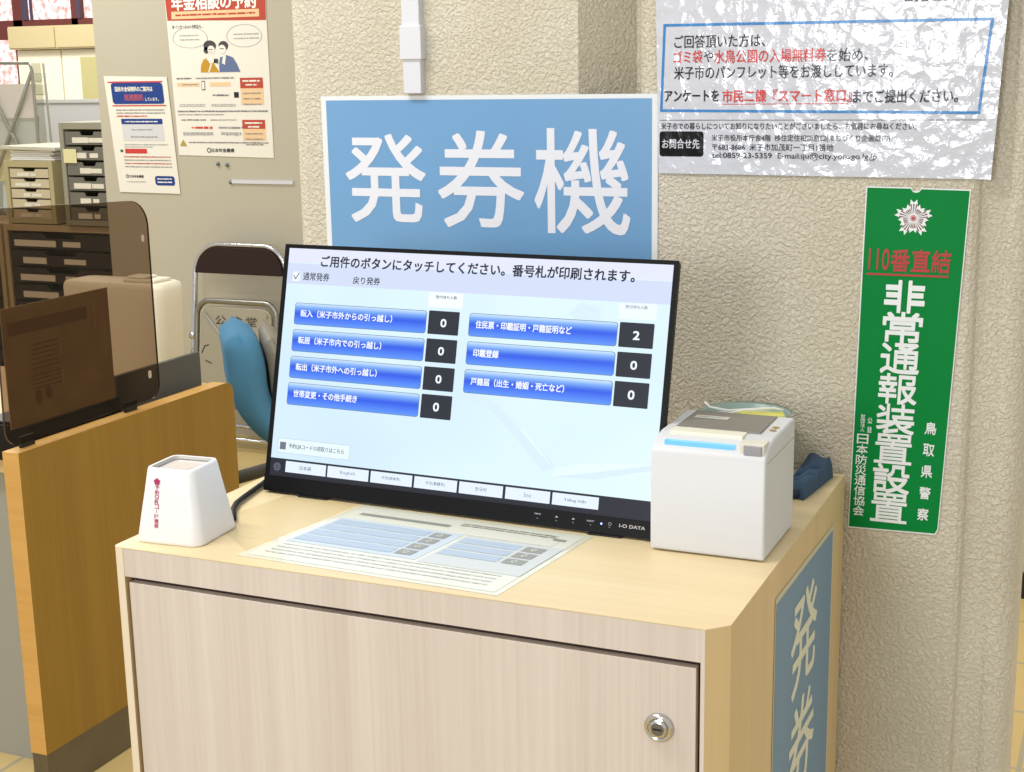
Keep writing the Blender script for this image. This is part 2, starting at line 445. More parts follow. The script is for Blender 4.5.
G_blk = printed_glossy('laminated_black', (14,14,16), .2, .5, .2)
px0, pz0, px1, pz1 = .4585, 1.3690, .8880, 1.6740
S = Sheet((0,-.0026,0), (1,0,0), (0,0,1), step=.0003)
po = thing('survey_poster', ((px0+px1)/2,-.002,pz0), 'white laminated notice with a blue text frame at the top right of the wall', 'poster')
S.poly([(px0,pz0+.002),(px1,pz0),(px1+.014,pz1),(px0-.006,pz1)], G_pap, 0); S.build('laminate', po)
# frame
bx0, bz0, bx1, bz1 = .4645, 1.4480, .8715, 1.5655
fw = .0035
S.poly([(bx0,bz1),(bx1+.010,bz1-.003),(bx1+.010,bz1-.003-fw),(bx0,bz1-fw)], G_blu); S.poly([(bx0-.004,bz0+.004),(bx1,bz0),(bx1,bz0+fw),(bx0-.004,bz0+fw+.004)], G_blu)
S.poly([(bx0,bz1-fw),(bx0+fw,bz1-fw),(bx0+fw-.004,bz0+.004+fw),(bx0-.004,bz0+.004+fw)], G_blu); S.poly([(bx1+.010,bz1-.003-fw),(bx1+.010-fw,bz1-.003-fw),(bx1-fw,bz0+fw),(bx1,bz0+fw)], G_blu)
S.rect(.4600,1.4408,.8780,1.4415, G_ink)
S.build('text_frame', po)
S.text('ご回答頂いた方は、', .4800,1.5340,.6010,1.5505, G_ink, bold=.008)
S.text('ゴミ袋', .4790,1.5150,.5180,1.5310, G_red, bold=.010); S.text('や', .5200,1.5155,.5330,1.5300, G_ink, bold=.008)
S.text('水鳥公園の入場無料券', .5340,1.5140,.6800,1.5310, G_red, bold=.010); S.text('を始め、', .6815,1.5140,.7330,1.5300, G_ink, bold=.008)
S.text('米子市のパンフレット等をお渡ししています。', .4800,1.4940,.7640,1.5110, G_ink, bold=.008)
S.text('アンケートを', .4670,1.4655,.5410,1.4800, G_ink, bold=.022)
S.text('市民二課『スマート窓口』', .5460,1.4640,.7140,1.4800, G_red, bold=.020)
S.rect(.5460,1.4612,.7100,1.4621, G_red)
S.text('までご提出ください。', .7160,1.4625,.8440,1.4785, G_ink, bold=.022)
S.text('米子市での暮らしについてお知りになりたいことがございましたら、お気軽にお尋ねください。', .4620,1.4290,.7960,1.4380, G_ink, bold=.010)
S.text('米子市役所本庁舎4階  移住定住相談窓口(まちづくり企画課内)', .5320,1.4130,.7640,1.4225, G_ink, bold=.008)
S.text('〒683-8686  米子市加茂町一丁目1番地', .5330,1.4020,.6930,1.4110, G_ink, bold=.008)
S.text('tel:0859-23-5359  E-mail:iju@city.yonago.lg.jp', .5330,1.3900,.7480,1.3995, G_ink, bold=.010)
S.dashes(.775,1.5865,.860,.006, G_ink, seed=3, mean=2.5)
S.build('lettering', po)
S.rect(.4600,1.3935,.5210,1.4265, G_blk, r=.004); S.text('お問合せ先', .4640,1.4040,.5155,1.4165, G_pap, 3, .020); S.build('contact_box', po)

# ------------------------------------------------------------------ green sticker
M_green = mat('sticker_green', (0,130,58), .5, spec=.12, noise=(9,.06)); M_sw = mat('sticker_white', (232,236,238), .35); M_sred = mat('sticker_red', (178,32,36), .4); M_dred = mat('sticker_dark', (70,60,36), .5)
gs = thing('police_notice_sticker', (.79,-.0012,.905), 'tall green notice with white and red lettering and a star crest on the stucco wall', 'sticker')
S = Sheet((0,-.0014,0), (1,0,0), (0,0,1), step=.0003)
# corners: TL .737,1.357 TR .864,1.355 BR .841,.905 BL .728,.902
S.poly([(.736,1.358),(.7925,1.3575),(.7945,1.3535),(.7985,1.3525),(.8025,1.3535),(.8045,1.357),(.865,1.356),(.8455,.913),(.842,.9045),(.790,.9035),(.7275,.902)], M_sw, 0)
S.build('paper_margin', gs)
S.poly([(.7375,1.3565),(.7918,1.356),(.7945,1.3520),(.7985,1.3508),(.8025,1.3520),(.8052,1.3555),(.8636,1.3545),(.8442,.9135),(.841,.9065),(.790,.9053),(.7290,.904)], M_green, 1)
S.build('green_sheet', gs)
# the sheet tapers and leans: map from a straight layout
def lean(x, z): # layout x in 0..1 across, z real
    t = (1.356-z)/.452
    l = .7370+(.7280-.7370)*t; r = .8640+(.8435-.8640)*t
    return l+(r-l)*x
class Lean(Sheet):
    def P(s, x, y, h=1): return s.o+V((lean(x, y),0,y))+s.n*(h*s.step)
L = Lean((0,-.0014,0), (1,0,0), (0,0,1), step=.0003)
L.text('110', .060,1.2520,.270,1.2790, M_sred, 3, .020); L.text('番直結', .285,1.2505,.880,1.2790, M_sred, 3, .032)
L.rect(.045,1.2450,.870,1.2475, M_sred, 3); L.build('red_headline', gs)
ch = '非常通報装置設置'
zt = 1.2385; zb = .9150; c = (zt-zb)/8
for i, q in enumerate(ch):
    L.text(q, .245, zt-c*(i+1)+.0008, .655, zt-c*i-.0008, M_sw, 2, {'非':.042,'置':.016,'常':.030}.get(q,.025))
for i, q in enumerate('鳥取県警察'):
    z = 1.056-i*.0292; L.text(q, .770, z-.016, .890, z, M_sw, 2, .03)
L.vtext('日本防災通信協会', .045,.9200,.170,1.0335, M_sw, 2, .02)
L.vtext('財団法人', .075,1.0360,.120,1.0600, M_sw, 2, .02); L.text('公', .150,1.048,.200,1.0560, M_sw, 2, .02); L.text('益', .150,1.036,.200,1.0440, M_sw, 2, .02)
L.build('white_lettering', gs)
# star crest: five points of three spikes each, rays inside
S = Sheet((0,-.0014,0), (1,0,0), (0,0,1), step=.0003)
cx, cz = .7965, 1.3190
def star(R1, R2, R3):
    pts = []
    for k in range(5):
        a0 = PI/2+k*2*PI/5
        for da, r in ((-.60,R3),(-.42,R2),(-.33,R2*.80),(-.17,R1),(0,R1*.82),(.17,R1),(.33,R2*.80),(.42,R2)):
            pts.append((cx+r*math.cos(a0+da), cz+r*math.sin(a0+da)))
    return pts
S.poly(star(.0240,.0190,.0150), M_sw, 2)
for k in range(30):
    a = PI/2+k*2*PI/30; r1 = .0125 if k%6 in (2,3,4) else .0180
    q = V((-math.sin(a), math.cos(a)))*.0009; d = V((math.cos(a), math.sin(a)))
    S.poly([(cx+d.x*.005, cz+d.y*.005),(cx+d.x*r1-q.x, cz+d.y*r1-q.y),(cx+d.x*r1+q.x, cz+d.y*r1+q.y)], mat('crest_brown', (120,72,70), .5), 3)
S.ell(cx, cz, .0042, .0042, mat('crest_pink', (196,150,150), .5), 3); S.ell(cx, cz, .0018, .0018, M_sred, 4)
S.build('crest', gs)

# ------------------------------------------------------------------ monitor
mo = V((.0352,-.3475,.9800)); my_ = -.0307; mt = .2449; mw, mh = 529, 315
ux = V((math.cos(my_), math.sin(my_), 0)); up = V((0,0,1))*math.cos(mt)+V((-math.sin(my_), math.cos(my_), 0))*math.sin(mt)
nn = ux.cross(up).normalized()      # towards the viewer
mon = thing('touch_monitor', (mo.x+.27,mo.y+.06,H), 'black widescreen touch monitor showing blue queue ticket buttons on the cabinet', 'monitor')
MM = Matrix((( ux.x,up.x,nn.x,mo.x),(ux.y,up.y,nn.y,mo.y),(ux.z,up.z,nn.z,mo.z),(0,0,0,1)))
mm = .00102
def mbox(bm, lo, hi, mi=0): return box(bm, [v*mm for v in lo], [v*mm for v in hi], mi, MM)
bm = BM(); prism(bm, [(x*mm,y*mm) for x,y in rrect(0,0,mw,mh,4,3)], -.010, -.0016, 0, MM)
prism(bm, [(x*mm,y*mm) for x,y in rrect(50,20,470,290,14,4)], -.034, -.010, 0, MM)
obj('housing', bm, M_black, mon, bevel=.0015)
bm = BM()
mbox(bm, (0,0,-1.6), (mw,20,1.2)); mbox(bm, (0,20,-1.6), (6.5,mh-5,.4)); mbox(bm, (523.5,20,-1.6), (mw,mh-5,.4)); mbox(bm, (0,mh-5,-1.6), (mw,mh,.4))
bez = obj('bezel', bm, mat('bezel_black', (6,6,10), .45, spec=.2), mon)
SE = 1.0
M_scr = bpy.data.materials.new('screen_backdrop'); M_scr.use_nodes = True
nt = M_scr.node_tree; b = nt.nodes['Principled BSDF']; b.inputs['Base Color'].default_value = (.01,.01,.012,1); b.inputs['Roughness'].default_value = .25
tc = nt.nodes.new('ShaderNodeTexCoord'); n_ = nt.nodes.new('ShaderNodeTexNoise'); n_.inputs['Scale'].default_value = 4; n_.inputs['Detail'].default_value = 1
nt.links.new(tc.outputs['Object'], n_.inputs['Vector'])
r_ = nt.nodes.new('ShaderNodeValToRGB'); r_.color_ramp.elements[0].position = .35; r_.color_ramp.elements[0].color = srgb((206,230,248))+(1,)
r_.color_ramp.elements[1].position = .65; r_.color_ramp.elements[1].color = srgb((222,244,250))+(1,)
nt.links.new(n_.outputs['Fac'], r_.inputs['Fac']); nt.links.new(r_.outputs['Color'], b.inputs['Emission Color']); b.inputs['Emission Strength'].default_value = SE*.97
S = Sheet(mo, ux, up, k=mm, step=.00025)
S.rect(6.5,20,524,310, M_scr, -1); scr = S.build('screen', mon, label='lit touch screen in pale blue and white')
def em(name, rgb, s=1.0): return mat(name, rgb, .3, emit=SE*s, spec=.2)
E_white = em('ui_white', (236,240,250)); E_band = em('ui_band', (206,216,240)); E_ink = em('ui_ink', (38,40,62)); E_inkl = em('ui_grey', (110,116,136))
E_tile = em('ui_tile', (38,42,54)); E_bar = em('ui_bar', (34,36,48)); E_btnw = em('ui_button_white', (224,236,252)); E_line = em('ui_line', (188,204,216)); E_text = em('ui_text_white', (240,246,255))
E_edge = em('ui_button_edge', (96,128,150))
S.rect(6.5,292,524,310, em('ui_title_band', (222,226,244)), 0); S.rect(6.5,265,524,291, E_band, 0)
S.rect(6.5,20,524,42.5, E_bar, 0); S.rect(214,246,261,264, em('ui_white3', (238,248,252)), 1); S.rect(462,246,508,264, em('ui_white2', (232,242,248)), 1)
# soft folds drawn in the wallpaper
E_f1 = em('ui_fold', (212,232,244)); E_f2 = em('ui_fold_light', (226,244,251))
S.poly([(268,140),(310,128),(345,100),(385,62),(400,70),(355,112),(318,136),(290,146)], E_f1, 0)
S.poly([(318,136),(355,112),(400,66),(420,74),(470,80),(524,84),(524,72),(440,64),(396,58),(400,66)], E_f2, 0)
S.poly([(396,58),(440,66),(524,84),(524,78),(450,60)], E_f1, 1)
S.poly([(400,248),(414,262),(440,256),(440,240),(424,232)], E_f1, 0)
S.build('wallpaper', scr)
S.text('ご用件のボタンにタッチしてください。番号札が印刷されます。', 56,288,478,302, E_ink, 2, .030); S.build('screen_title', scr)
S.rect(14.5,267.5,27,281, E_white, 1); S.frame(14.5,267.5,27,281,.5, E_line, 2); S.line([(17,275),(20,271),(25,279)], 1.1, E_ink, 3)
S.text('通常発券', 31,270,70,280, E_ink, 2, .012); S.text('戻り発券', 105,268.5,144,278, E_ink, 2, .012)
S.build('mode_tabs', scr)
S.text('受付待ち人数', 224,256.5,253,260.5, E_ink, 2, .01); S.build('queue_heading', scr); S.text('受付待ち人数', 470,258,497,262, E_inkl, 2, .01)
S.build('queue_heading', scr)
# buttons
bt = bpy.data.materials.new('ui_button_blue'); bt.use_nodes = True
nt = bt.node_tree; b = nt.nodes['Principled BSDF']; b.inputs['Base Color'].default_value = (.01,.01,.012,1); b.inputs['Roughness'].default_value = .25; b.inputs['Emission Strength'].default_value = SE
uvn = nt.nodes.new('ShaderNodeUVMap'); sp = nt.nodes.new('ShaderNodeSeparateXYZ'); r_ = nt.nodes.new('ShaderNodeValToRGB')
nt.links.new(uvn.outputs['UV'], sp.inputs[0]); nt.links.new(sp.outputs['Y'], r_.inputs['Fac'])
els = r_.color_ramp.elements
stops = [(0,(88,144,240)),(.25,(62,118,238)),(.50,(26,82,226)),(.60,(50,104,226)),(.80,(116,164,238)),(1,(196,222,246))]
els[0].position = 0; els[0].color = srgb(stops[0][1])+(1,); els[1].position = 1; els[1].color = srgb(stops[-1][1])+(1,)
for p, c_ in stops[1:-1]:
    e = els.new(p); e.color = srgb(c_)+(1,)
nt.links.new(r_.outputs['Color'], b.inputs['Emission Color'])
def ui_button(x0,y0,x1,y1,label, tx1, ty0, ty1):
    S.rect(x0-.7,y0-.7,x1+.7,y1+.7, E_edge, 1, r=3.6); S.build('button_rim', scr)
    pts = rrect(x0,y0,x1,y1,3.2,5)
    bm = BM(); uvl = bm.loops.layers.uv.new('UVMap')
    # rings are cut into rows so the gradient stays even
    f = bm.faces.new([bm.verts.new(S.P(x,y,2)) for x,y in pts])
    for lp, (x,y) in zip(f.loops, pts): lp[uvl].uv = ((x-x0)/(x1-x0), (y-y0)/(y1-y0))
    bo = obj('touch_button', bm, bt, scr)
    S.text(label, x0+9, ty0, tx1, ty1, E_text, 4, .03); S.build('button_caption', scr)
rowsL = [(214,240.5),(180,206.5),(146,172.5),(112,139)]
for (y0,y1), t, tx in zip(rowsL, ('転入（米子市外からの引っ越し）','転居（米子市内での引っ越し）','転出（米子市外への引っ越し）','世帯変更・その他手続き'), (166,154,151,126)):
    ui_button(23.5, y0, 213, y1, t, tx, y0+9.5, y0+18.5)
rowsR = [(214.5,241),(180.5,207),(146.5,173.5)]
for (y0,y1), t, tx in zip(rowsR, ('住民票・印鑑証明・戸籍証明など','印鑑登録','戸籍届（出生・婚姻・死亡など）'), (406,315,403)):
    ui_button(272.5, y0, 462, y1, t, tx, y0+9.5, y0+18.5)
for x0, rows, vals in ((216.5,rowsL,'0000'),(465,rowsR,'200')):
    for (y0,y1), v in zip(rows, vals):
        S.rect(x0,y0-.8,x0+42,y1+1.2, E_tile, 2, r=1.2); cn = S.build('count_tile', scr)
        S.text(v, x0+17.5,y0+8.5,x0+25,y1-8.5, E_text, 4, .03); S.build('count_digit', scr)
S.rect(15.5,49.5,122.5,68.5, E_line, 1, r=1.5); S.rect(16.2,50.2,121.8,67.8, em('ui_pill', (226,242,248)), 2, r=1.2)
S.text('予約QRコードの読取りはこちら', 32,56,114,62.5, E_ink, 3, .006)
S.rect(19,54,28,63.5, E_inkl, 3)
S.build('reservation_button', scr)
xs = [(30,90),(92.5,152),(155,213.5),(216.5,275),(278,336),(339.5,397),(400,458)]
for (x0,x1), t, c_ in zip(xs, ('日本語','English','中文(简体字)','中文(繁體字)','한국어','ไทย','Tiếng Việt'), (17,22,26,26,15,10,28)):
    S.rect(x0,26,x1,40, E_btnw, 1); cxx = (x0+x1)/2; S.text(t, cxx-c_/2,30.8,cxx+c_/2,35.6, E_ink if t not in ('English','ไทย') else E_inkl, 3, 0); S.build('language_button', scr)
S.ring(17.5,31.5,4.6,4.6,.9, E_inkl, 2); S.ring(17.5,31.5,1.9,4.6,.6, E_inkl, 2); S.rect(13,31.1,22,31.9, E_inkl, 2); S.rect(14,33.6,21,34.1, E_inkl, 2); S.rect(14,28.9,21,29.4, E_inkl, 2); S.build('globe_icon', scr)
# bezel print
Sb = Sheet(mo+nn*.0013, ux, up, k=mm, step=.0002)
BW = mat('bezel_print', (170,176,190), .5)
Sb.text('MENU', 380,12.3,388,14, BW, 1, .02); Sb.text('INPUT', 446,11.5,455,13.4, BW, 1, .02)
Sb.poly([(406,11.6),(410,11.6),(408,13.8)], BW); Sb.poly([(427,11.6),(431,11.6),(429,13.8)], BW)
for x in (384,408,429,451,474): Sb.ell(x, 8, .8, .8, mat('bezel_dot', (120,120,128), .5), n=10)
Sb.ring(474.5,11.8,1.7,1.7,.45, BW, n=14)
Sb.text('I-O DATA', 486,9.6,517,13.4, mat('maker_print', (190,186,190), .4), 1, .02)
Sb.build('bezel_lettering', mon)
Sb.ell(464,11,1.1,1.1, mat('power_led', (150,190,255), .3, emit=3), 1, 14); Sb.build('power_light', mon)
for x0, x1 in ((54,96),(449,489)):
    bm = BM(); p = mo+ux*(x0*mm); q = mo+ux*(x1*mm)
    box(bm, (p.x,p.y-.004,H+.0003), (q.x,p.y+.06,H+.0022)); obj('foot', bm, M_blackm, mon)
bm = BM(); cxm = mo+ux*.268
box(bm, (cxm.x-.10,cxm.y+.035,H+.0003), (cxm.x+.10,cxm.y+.17,H+.008)); box(bm, (cxm.x-.03,cxm.y+.085,H+.008), (cxm.x+.03,cxm.y+.105,H+.13))
obj('stand', bm, M_blackm, mon, bevel=.002)
# black mains cable running over the left of the cabinet top
z = H+.0048
bm = BM(); tube(bm, [(.075,-.472,z),(.052,-.440,z),(.040,-.415,z),(.034,-.390,z),(.028,-.360,z),(.018,-.31,z),(.012,-.24,z),(.014,-.15,z),(.03,-.05,z)], .0036, 10)
props(obj('monitor_cable', bm, M_blackm, smooth=True, origin=(.05,-.42,H)), 'black cable lying along the left edge of the cabinet top', 'cable')

# ------------------------------------------------------------------ receipt printer
pr = thing('ticket_printer', (.639,-.314,H), 'white cube shaped ticket printer with a glowing blue paper slot right of the monitor', 'printer')
x0,x1,y0,y1 = .5775,.7085,-.3905,-.2520; z0 = H+.0015; zt_ = H+.1315
bm = BM()
# side profile (y,z) extruded in x : front face, sloped lip, flat top
pf = [(y0,z0),(y1,z0),(y1,zt_+.001),(y0+.040,zt_),(y0+.018,zt_-.004),(y0+.004,zt_-.013),(y0,zt_-.019)]
a = [bm.verts.new((x0,y,z)) for y,z in pf]; b_ = [bm.verts.new((x1,y,z)) for y,z in pf]
bm.faces.new(a); bm.faces.new(b_[::-1]); n = len(pf)
for i in range(n): bm.faces.new((a[i], b_[i], b_[(i+1)%n], a[(i+1)%n]))
bmesh.ops.recalc_face_normals(bm, faces=bm.faces)
obj('body', bm, M_whitep, pr, bevel=.0035, seg=3)
bm = BM(); box(bm, (x0+.014,y0+.050,zt_-.001), (x1-.019,y1-.006,zt_+.0022)); obj('cover_panel', bm, mat('printer_grey', (132,128,120), .4), pr, bevel=.001)
bm = BM(); box(bm, (x0+.013,y0+.028,zt_-.006), (x1-.033,y0+.050,zt_+.0018)); obj('cover_lip', bm, mat('printer_cream', (236,232,214), .4), pr, bevel=.0015)
bm = BM(); box(bm, (x0+.014,y0+.0090,zt_-.0105), (x1-.038,y0+.0185,zt_-.0048)); obj('paper_slot', bm, mat('slot_cyan_glow', (120,205,250), .3, emit=1.0), pr, label='glowing cyan paper slot')
bm = BM(); box(bm, (x1-.031,y0+.006,zt_-.0135), (x1-.0035,y0+.028,zt_-.0005)); box(bm, (x1-.026,y0+.0035,zt_-.0125), (x1-.0060,y0+.010,zt_-.0020), 1)
obj('open_lever', bm, [mat('lever_cream', (222,220,204), .4), mat('lever_grey', (152,152,160), .35)], pr, bevel=.0008)
S = Sheet((x0,y0,zt_+.0024), (1,0,0), (0,1,0), step=.0002)
S.rect(.022,.094,.062,.108, mat('label_white', (200,200,190), .5)); S.dashes(.026,.101,.058,.002, M_inkg, seed=5)
S.build('rating_label', pr)
S = Sheet((x1-.0185,y0,zt_+.0012), (1,0,0), (0,1,0), step=.0002)
S.ell(.0085,.070,.004,.004, mat('panel_button_gold', (180,150,70), .5)); S.ell(.0085,.084,.004,.004, mat('panel_button_gold', (180,150,70), .5)); S.build('panel_button', pr)
for xx in (x0+.012,x1-.012):
    for yy in (y0+.012,y1-.012):
        bm = BM(); lathe(bm, [(0,H+.0002),(.006,H+.0002),(.006,z0),(0,z0)], Matrix.Translation((xx,yy,0)), 16); obj('rubber_foot', bm, M_blackm, pr)
bm = BM(); box(bm, (x1-.0002,y0+.006,zt_-.0215), (x1+.0003,y1-.004,zt_-.0207)); obj('cover_seam', bm, mat('seam_shade', (170,164,140), .7), pr)

# shallow bowl behind the printer
bw = thing('small_bowl', (.602,-.070,H), 'round grey-green bowl of yellow and white slips behind the white printer', 'bowl')
bm = BM(); lathe(bm, [(0,0.0005),(.036,.0005),(.040,.006),(.050,.050),(.058,.088),(.0600,.090),(.0565,.088),(.047,.050),(.036,.010),(0,.010)], Matrix.Translation((.602,-.070,H)), 40)
obj('shell', bm, mat('bowl_teal', (150,172,166), .35), bw, smooth=True)
bm = BM(); lathe(bm, [(0,.083),(.03,.0835),(.053,.081)], Matrix.Translation((.602,-.070,H)), 32); obj('liner', bm, mat('bowl_pale', (190,202,204), .5), bw)
bm = BM(); M_ = Matrix.Translation((.622,-.078,H+.088)) @ Matrix.Rotation(.3, 4, 'Z') @ Matrix.Rotation(-.10, 4, 'X'); box(bm, (-.030,-.020,0), (.032,.022,.0025), 0, M_); obj('yellow_slip', bm, mat('slip_yellow', (236,232,120), .6), bw)
bm = BM(); tube(bm, [(.548,-.075,H+.100),(.556,-.08,H+.095),(.583,-.085,H+.0935),(.613,-.070,H+.0945),(.638,-.060,H+.0955),(.650,-.06,H+.0935)], .0016, 8); tube(bm, [(.578,-.105,H+.0915),(.603,-.085,H+.0955),(.628,-.075,H+.0955)], .0013, 8)
obj('white_string', bm, M_paper, bw, smooth=True)

# folded navy cloth pouch behind/right of the printer
cl = BM()
nx, ny = 30, 40; grid = []
def cloth_z(u, v):
    groove = -.009*math.exp(-((v-.18-.62*u)/.055)**2)-.006*math.exp(-((v-.05-.45*u)/.04)**2)
    return .006+.013*v+.0020*math.sin(9*u+5*v)+groove
for layer in (0,1):
    g_ = []
    for i in range(nx+1):
        u = i/nx; row = []
        for j in range(ny+1):
            v = j/ny
            X = .668+.040*u*(1-.25*(1-v))+.003*v
            Y = -.146+.016*(1-u)+.118*v
            e = min(1, 6*u, 14*(1-u), 10*v, 14*(1-v)); e = math.sqrt(max(0,e))
            zt2 = H+.001+cloth_z(u,v)*e+.010*e; zb2 = H+.0008
            row.append(cl.verts.new((X,Y,zt2 if layer == 0 else zb2)))
        g_.append(row)
    grid.append(g_)
for i in range(nx):
    for j in range(ny):
        a = grid[0]; cl.faces.new((a[i][j],a[i+1][j],a[i+1][j+1],a[i][j+1]))
        a = grid[1]; cl.faces.new((a[i][j],a[i][j+1],a[i+1][j+1],a[i+1][j]))
for i in range(nx):
    cl.faces.new((grid[1][i][0],grid[1][i+1][0],grid[0][i+1][0],grid[0][i][0])); cl.faces.new((grid[0][i][ny],grid[0][i+1][ny],grid[1][i+1][ny],grid[1][i][ny]))
for j in range(ny):
    cl.faces.new((grid[0][0][j],grid[0][0][j+1],grid[1][0][j+1],grid[1][0][j])); cl.faces.new((grid[1][nx][j],grid[1][nx][j+1],grid[0][nx][j+1],grid[0][nx][j]))
M_navy = mat('navy_cloth', (58,82,108), .85, bump=(400,.3,.001))
ct = thing('folded_cloth', (.69,-.09,H), 'folded navy blue cloth on the cabinet top behind the printer', 'cloth')
obj('cloth_body', cl, M_navy, ct, smooth=True)
bm = BM()
tube(bm, [(.672,-.139,H+.0065),(.684,-.141,H+.0065),(.694,-.134,H+.007)], [.005,.0062,.0045], 8)
obj('hem_fold', bm, mat('navy_dark', (34,50,74), .85), ct, smooth=True)

# ------------------------------------------------------------------ tapered white code reader
rd = thing('code_reader', (.05,-.527,H), 'small tapered white plastic reader box on the front left corner of the cabinet', 'code reader')
cx_, cy_ = .0485, -.5275; rz = math.radians(4)
MR = Matrix.Translation((cx_,cy_,H)) @ Matrix.Rotation(rz, 4, 'Z')
bm = BM()
levels = [(.0005,.0435,.013),(.004,.0440,.013),(.030,.0400,.012),(.060,.0352,.011),(.0840,.0315,.010),(.0872,.0302,.009),(.0872,.0268,.007),(.0835,.0262,.007)]
rings = []
for z_, hw, rr in levels:
    rings.append([bm.verts.new(MR @ V((x,y,z_))) for x,y in rrect(-hw,-hw,hw,hw,rr,6)])
for a, c_ in zip(rings, rings[1:]):
    for k in range(len(a)): bm.faces.new((a[k], a[(k+1)%len(a)], c_[(k+1)%len(a)], c_[k]))
bm.faces.new(rings[0][::-1])
obj('shell', bm, M_white, rd, smooth=True)
bm = BM(); prism(bm, rrect(-.0262,-.0262,.0262,.0262,.007,6), .078, .0836, 0, MR); obj('reading_window', bm, mat('reader_glass', (214,206,206), .12, coat=1), rd)
bm = BM()
o1 = rrect(-.0268,-.0268,.0268,.0268,.0072,6); i1 = rrect(-.0235,-.0235,.0235,.0235,.006,6)
va = [bm.verts.new(MR @ V((x,y,.0873))) for x,y in o1]; vb = [bm.verts.new(MR @ V((x,y,.0845))) for x,y in i1]
for k in range(len(va)): bm.faces.new((va[k], va[(k+1)%len(va)], vb[(k+1)%len(va)], vb[k]))
obj('window_rim', bm, mat('rim_grey', (160,158,152), .4), rd)
fo = MR @ V((0,-.0440,.004)); ft = MR @ V((0,-.0315,.0840)); fu = (ft-fo).normalized(); fx = (MR.to_3x3() @ V((1,0,0)))
S = Sheet(fo, fx, fu, k=.001, step=.0004)
mg = mat('magenta_print', (176,40,100), .5)
S.vtext('予約QRコード機器', -16.3,15,-10.7,65, mg, 1, .015)
S.poly([(-13.5+4.2*math.cos(PI/2+k*2*PI/5), 69+4.0*math.sin(PI/2+k*2*PI/5)) for k in range(5)], mg, 1)
for k in range(5): S.ell(-13.5+2.6*math.cos(PI/2+k*2*PI/5), 69+2.4*math.sin(PI/2+k*2*PI/5), 1.8, 1.8, mg, 2, 10)
S.build('lettering', rd)

# ------------------------------------------------------------------ laminated guide sheet on the cabinet top
pA, pB, pC, pD_ = V((.152,-.5685,H)), V((.474,-.5805,H)), V((.497,-.384,H)), V((.183,-.350,H))
gx = (pB-pA).normalized(); gy = V((-gx.y, gx.x, 0))
S = Sheet(pA+V((0,0,.0003)), gx, gy, step=.0003)
gp = thing('guide_sheet', ((pA+pC)/2)[:], 'printed laminated guide sheet lying flat on the cabinet before the monitor', 'sheet')
gw, gh = .322, .212
def q_(x, y): # skewed mapping keeps to the slightly turned far edge
    return (x+.030*(y/gh)*(1-x/gw)+.016*(y/gh)*(x/gw), y-0.004*(x/gw)*(y/gh))
gl = mat('sheet_gloss_white', (228,228,214), .22, coat=.3); gl2 = mat('sheet_grey', (190,190,184), .25); gbl = mat('sheet_blue_hazed', (172,188,206), .25); gdk = mat('sheet_dark_hazed', (146,146,140), .3); gtx = mat('sheet_print_hazed', (196,200,200), .3)  # print inks paled to imitate the glare haze over the sheet
class Sk(Sheet):
    def P(s, x, y, h=1):
        x, y = q_(x, y); return Sheet.P(s, x, y, h)
K = Sk(pA+V((0,0,.0003)), gx, gy, step=.0003)
K.rect(-.004,-.004,gw+.004,gh+.004, mat('lam_margin', (226,226,206), .15, coat=.5), 0); K.build('laminate', gp)
K.rect(.004,.004,gw-.004,gh-.004, gl, 1)
K.build('paper', gp)
K.rect(.020,.178,.150,.186, gdk, 2); K.rect(.155,.160,.300,.180, gl, 2)
K.rect(.010,.060,.185,.160, mat('sheet_pale_blue', (196,208,218), .25), 2)
for j in range(4): K.rect(.014,.070+j*.022,.145,.087+j*.022, gbl, 3); K.rect(.150,.070+j*.022,.172,.087+j*.022, gdk, 3); K.text('0', .158,.074+j*.022,.164,.083+j*.022, gl, 4)
K.rect(.190,.056,.318,.158, mat('sheet_pale_grey', (204,208,208), .25), 2)
for j in range(3): K.rect(.194,.088+j*.022,.270,.105+j*.022, gbl, 3); K.rect(.276,.088+j*.022,.302,.105+j*.022, gdk, 3); K.text('0', .286,.092+j*.022,.292,.101+j*.022, gl, 4)
for j, yy in enumerate((.050,.040,.030,.020)): K.dashes(.016,yy,.300,.003, gtx, 3, seed=20+j)
for j, yy in enumerate((.190,.196)): K.dashes(.160,yy,.290,.003, gdk, 3, seed=40+j)
K.rect(.290,.182,.306,.188, gdk, 3)
K.build('printing', gp)
# clear plastic sleeve to its left
bm = BM(); f = [(.150,-.556),(.181,-.356),(.072,-.352),(.048,-.478)]
prism(bm, [(x,y) for x,y in f], H+.0002, H+.0005)
clr = clear('clear_film', (254,254,252), .05, .3)
props(obj('clear_film', bm, clr, origin=(.11,-.45,H)), 'clear plastic film lying flat between the white reader box and the guide sheet', 'plastic sheet')

# ------------------------------------------------------------------ amber counter end board
bd = thing('counter_end_panel', (-1.02,.67,0), 'amber wood end board of the service counter standing on a steel kick plate', 'counter panel')
bm = BM()
bx, t_ = -1.0, .042
pts = [(.305,.105),(1.050,.105),(1.050,.742),(1.046,.756),(1.036,.765),(1.020,.7685),(.305,.7685)]
a = [bm.verts.new((bx,y,z)) for y,z in pts]; c_ = [bm.verts.new((bx-t_,y,z)) for y,z in pts]
n = len(pts)
bm.faces.new(a); bm.faces.new(c_[::-1]).material_index = 1
for i in range(n): bm.faces.new((a[i],c_[i],c_[(i+1)%n],a[(i+1)%n])).material_index = 1
obj('board', bm, [M_board, M_boarde], bd)
bm = BM(); box(bm, (bx-t_+.001,.307,0), (bx-.001,1.048,.105)); obj('kick_plate', bm, M_steel, bd)

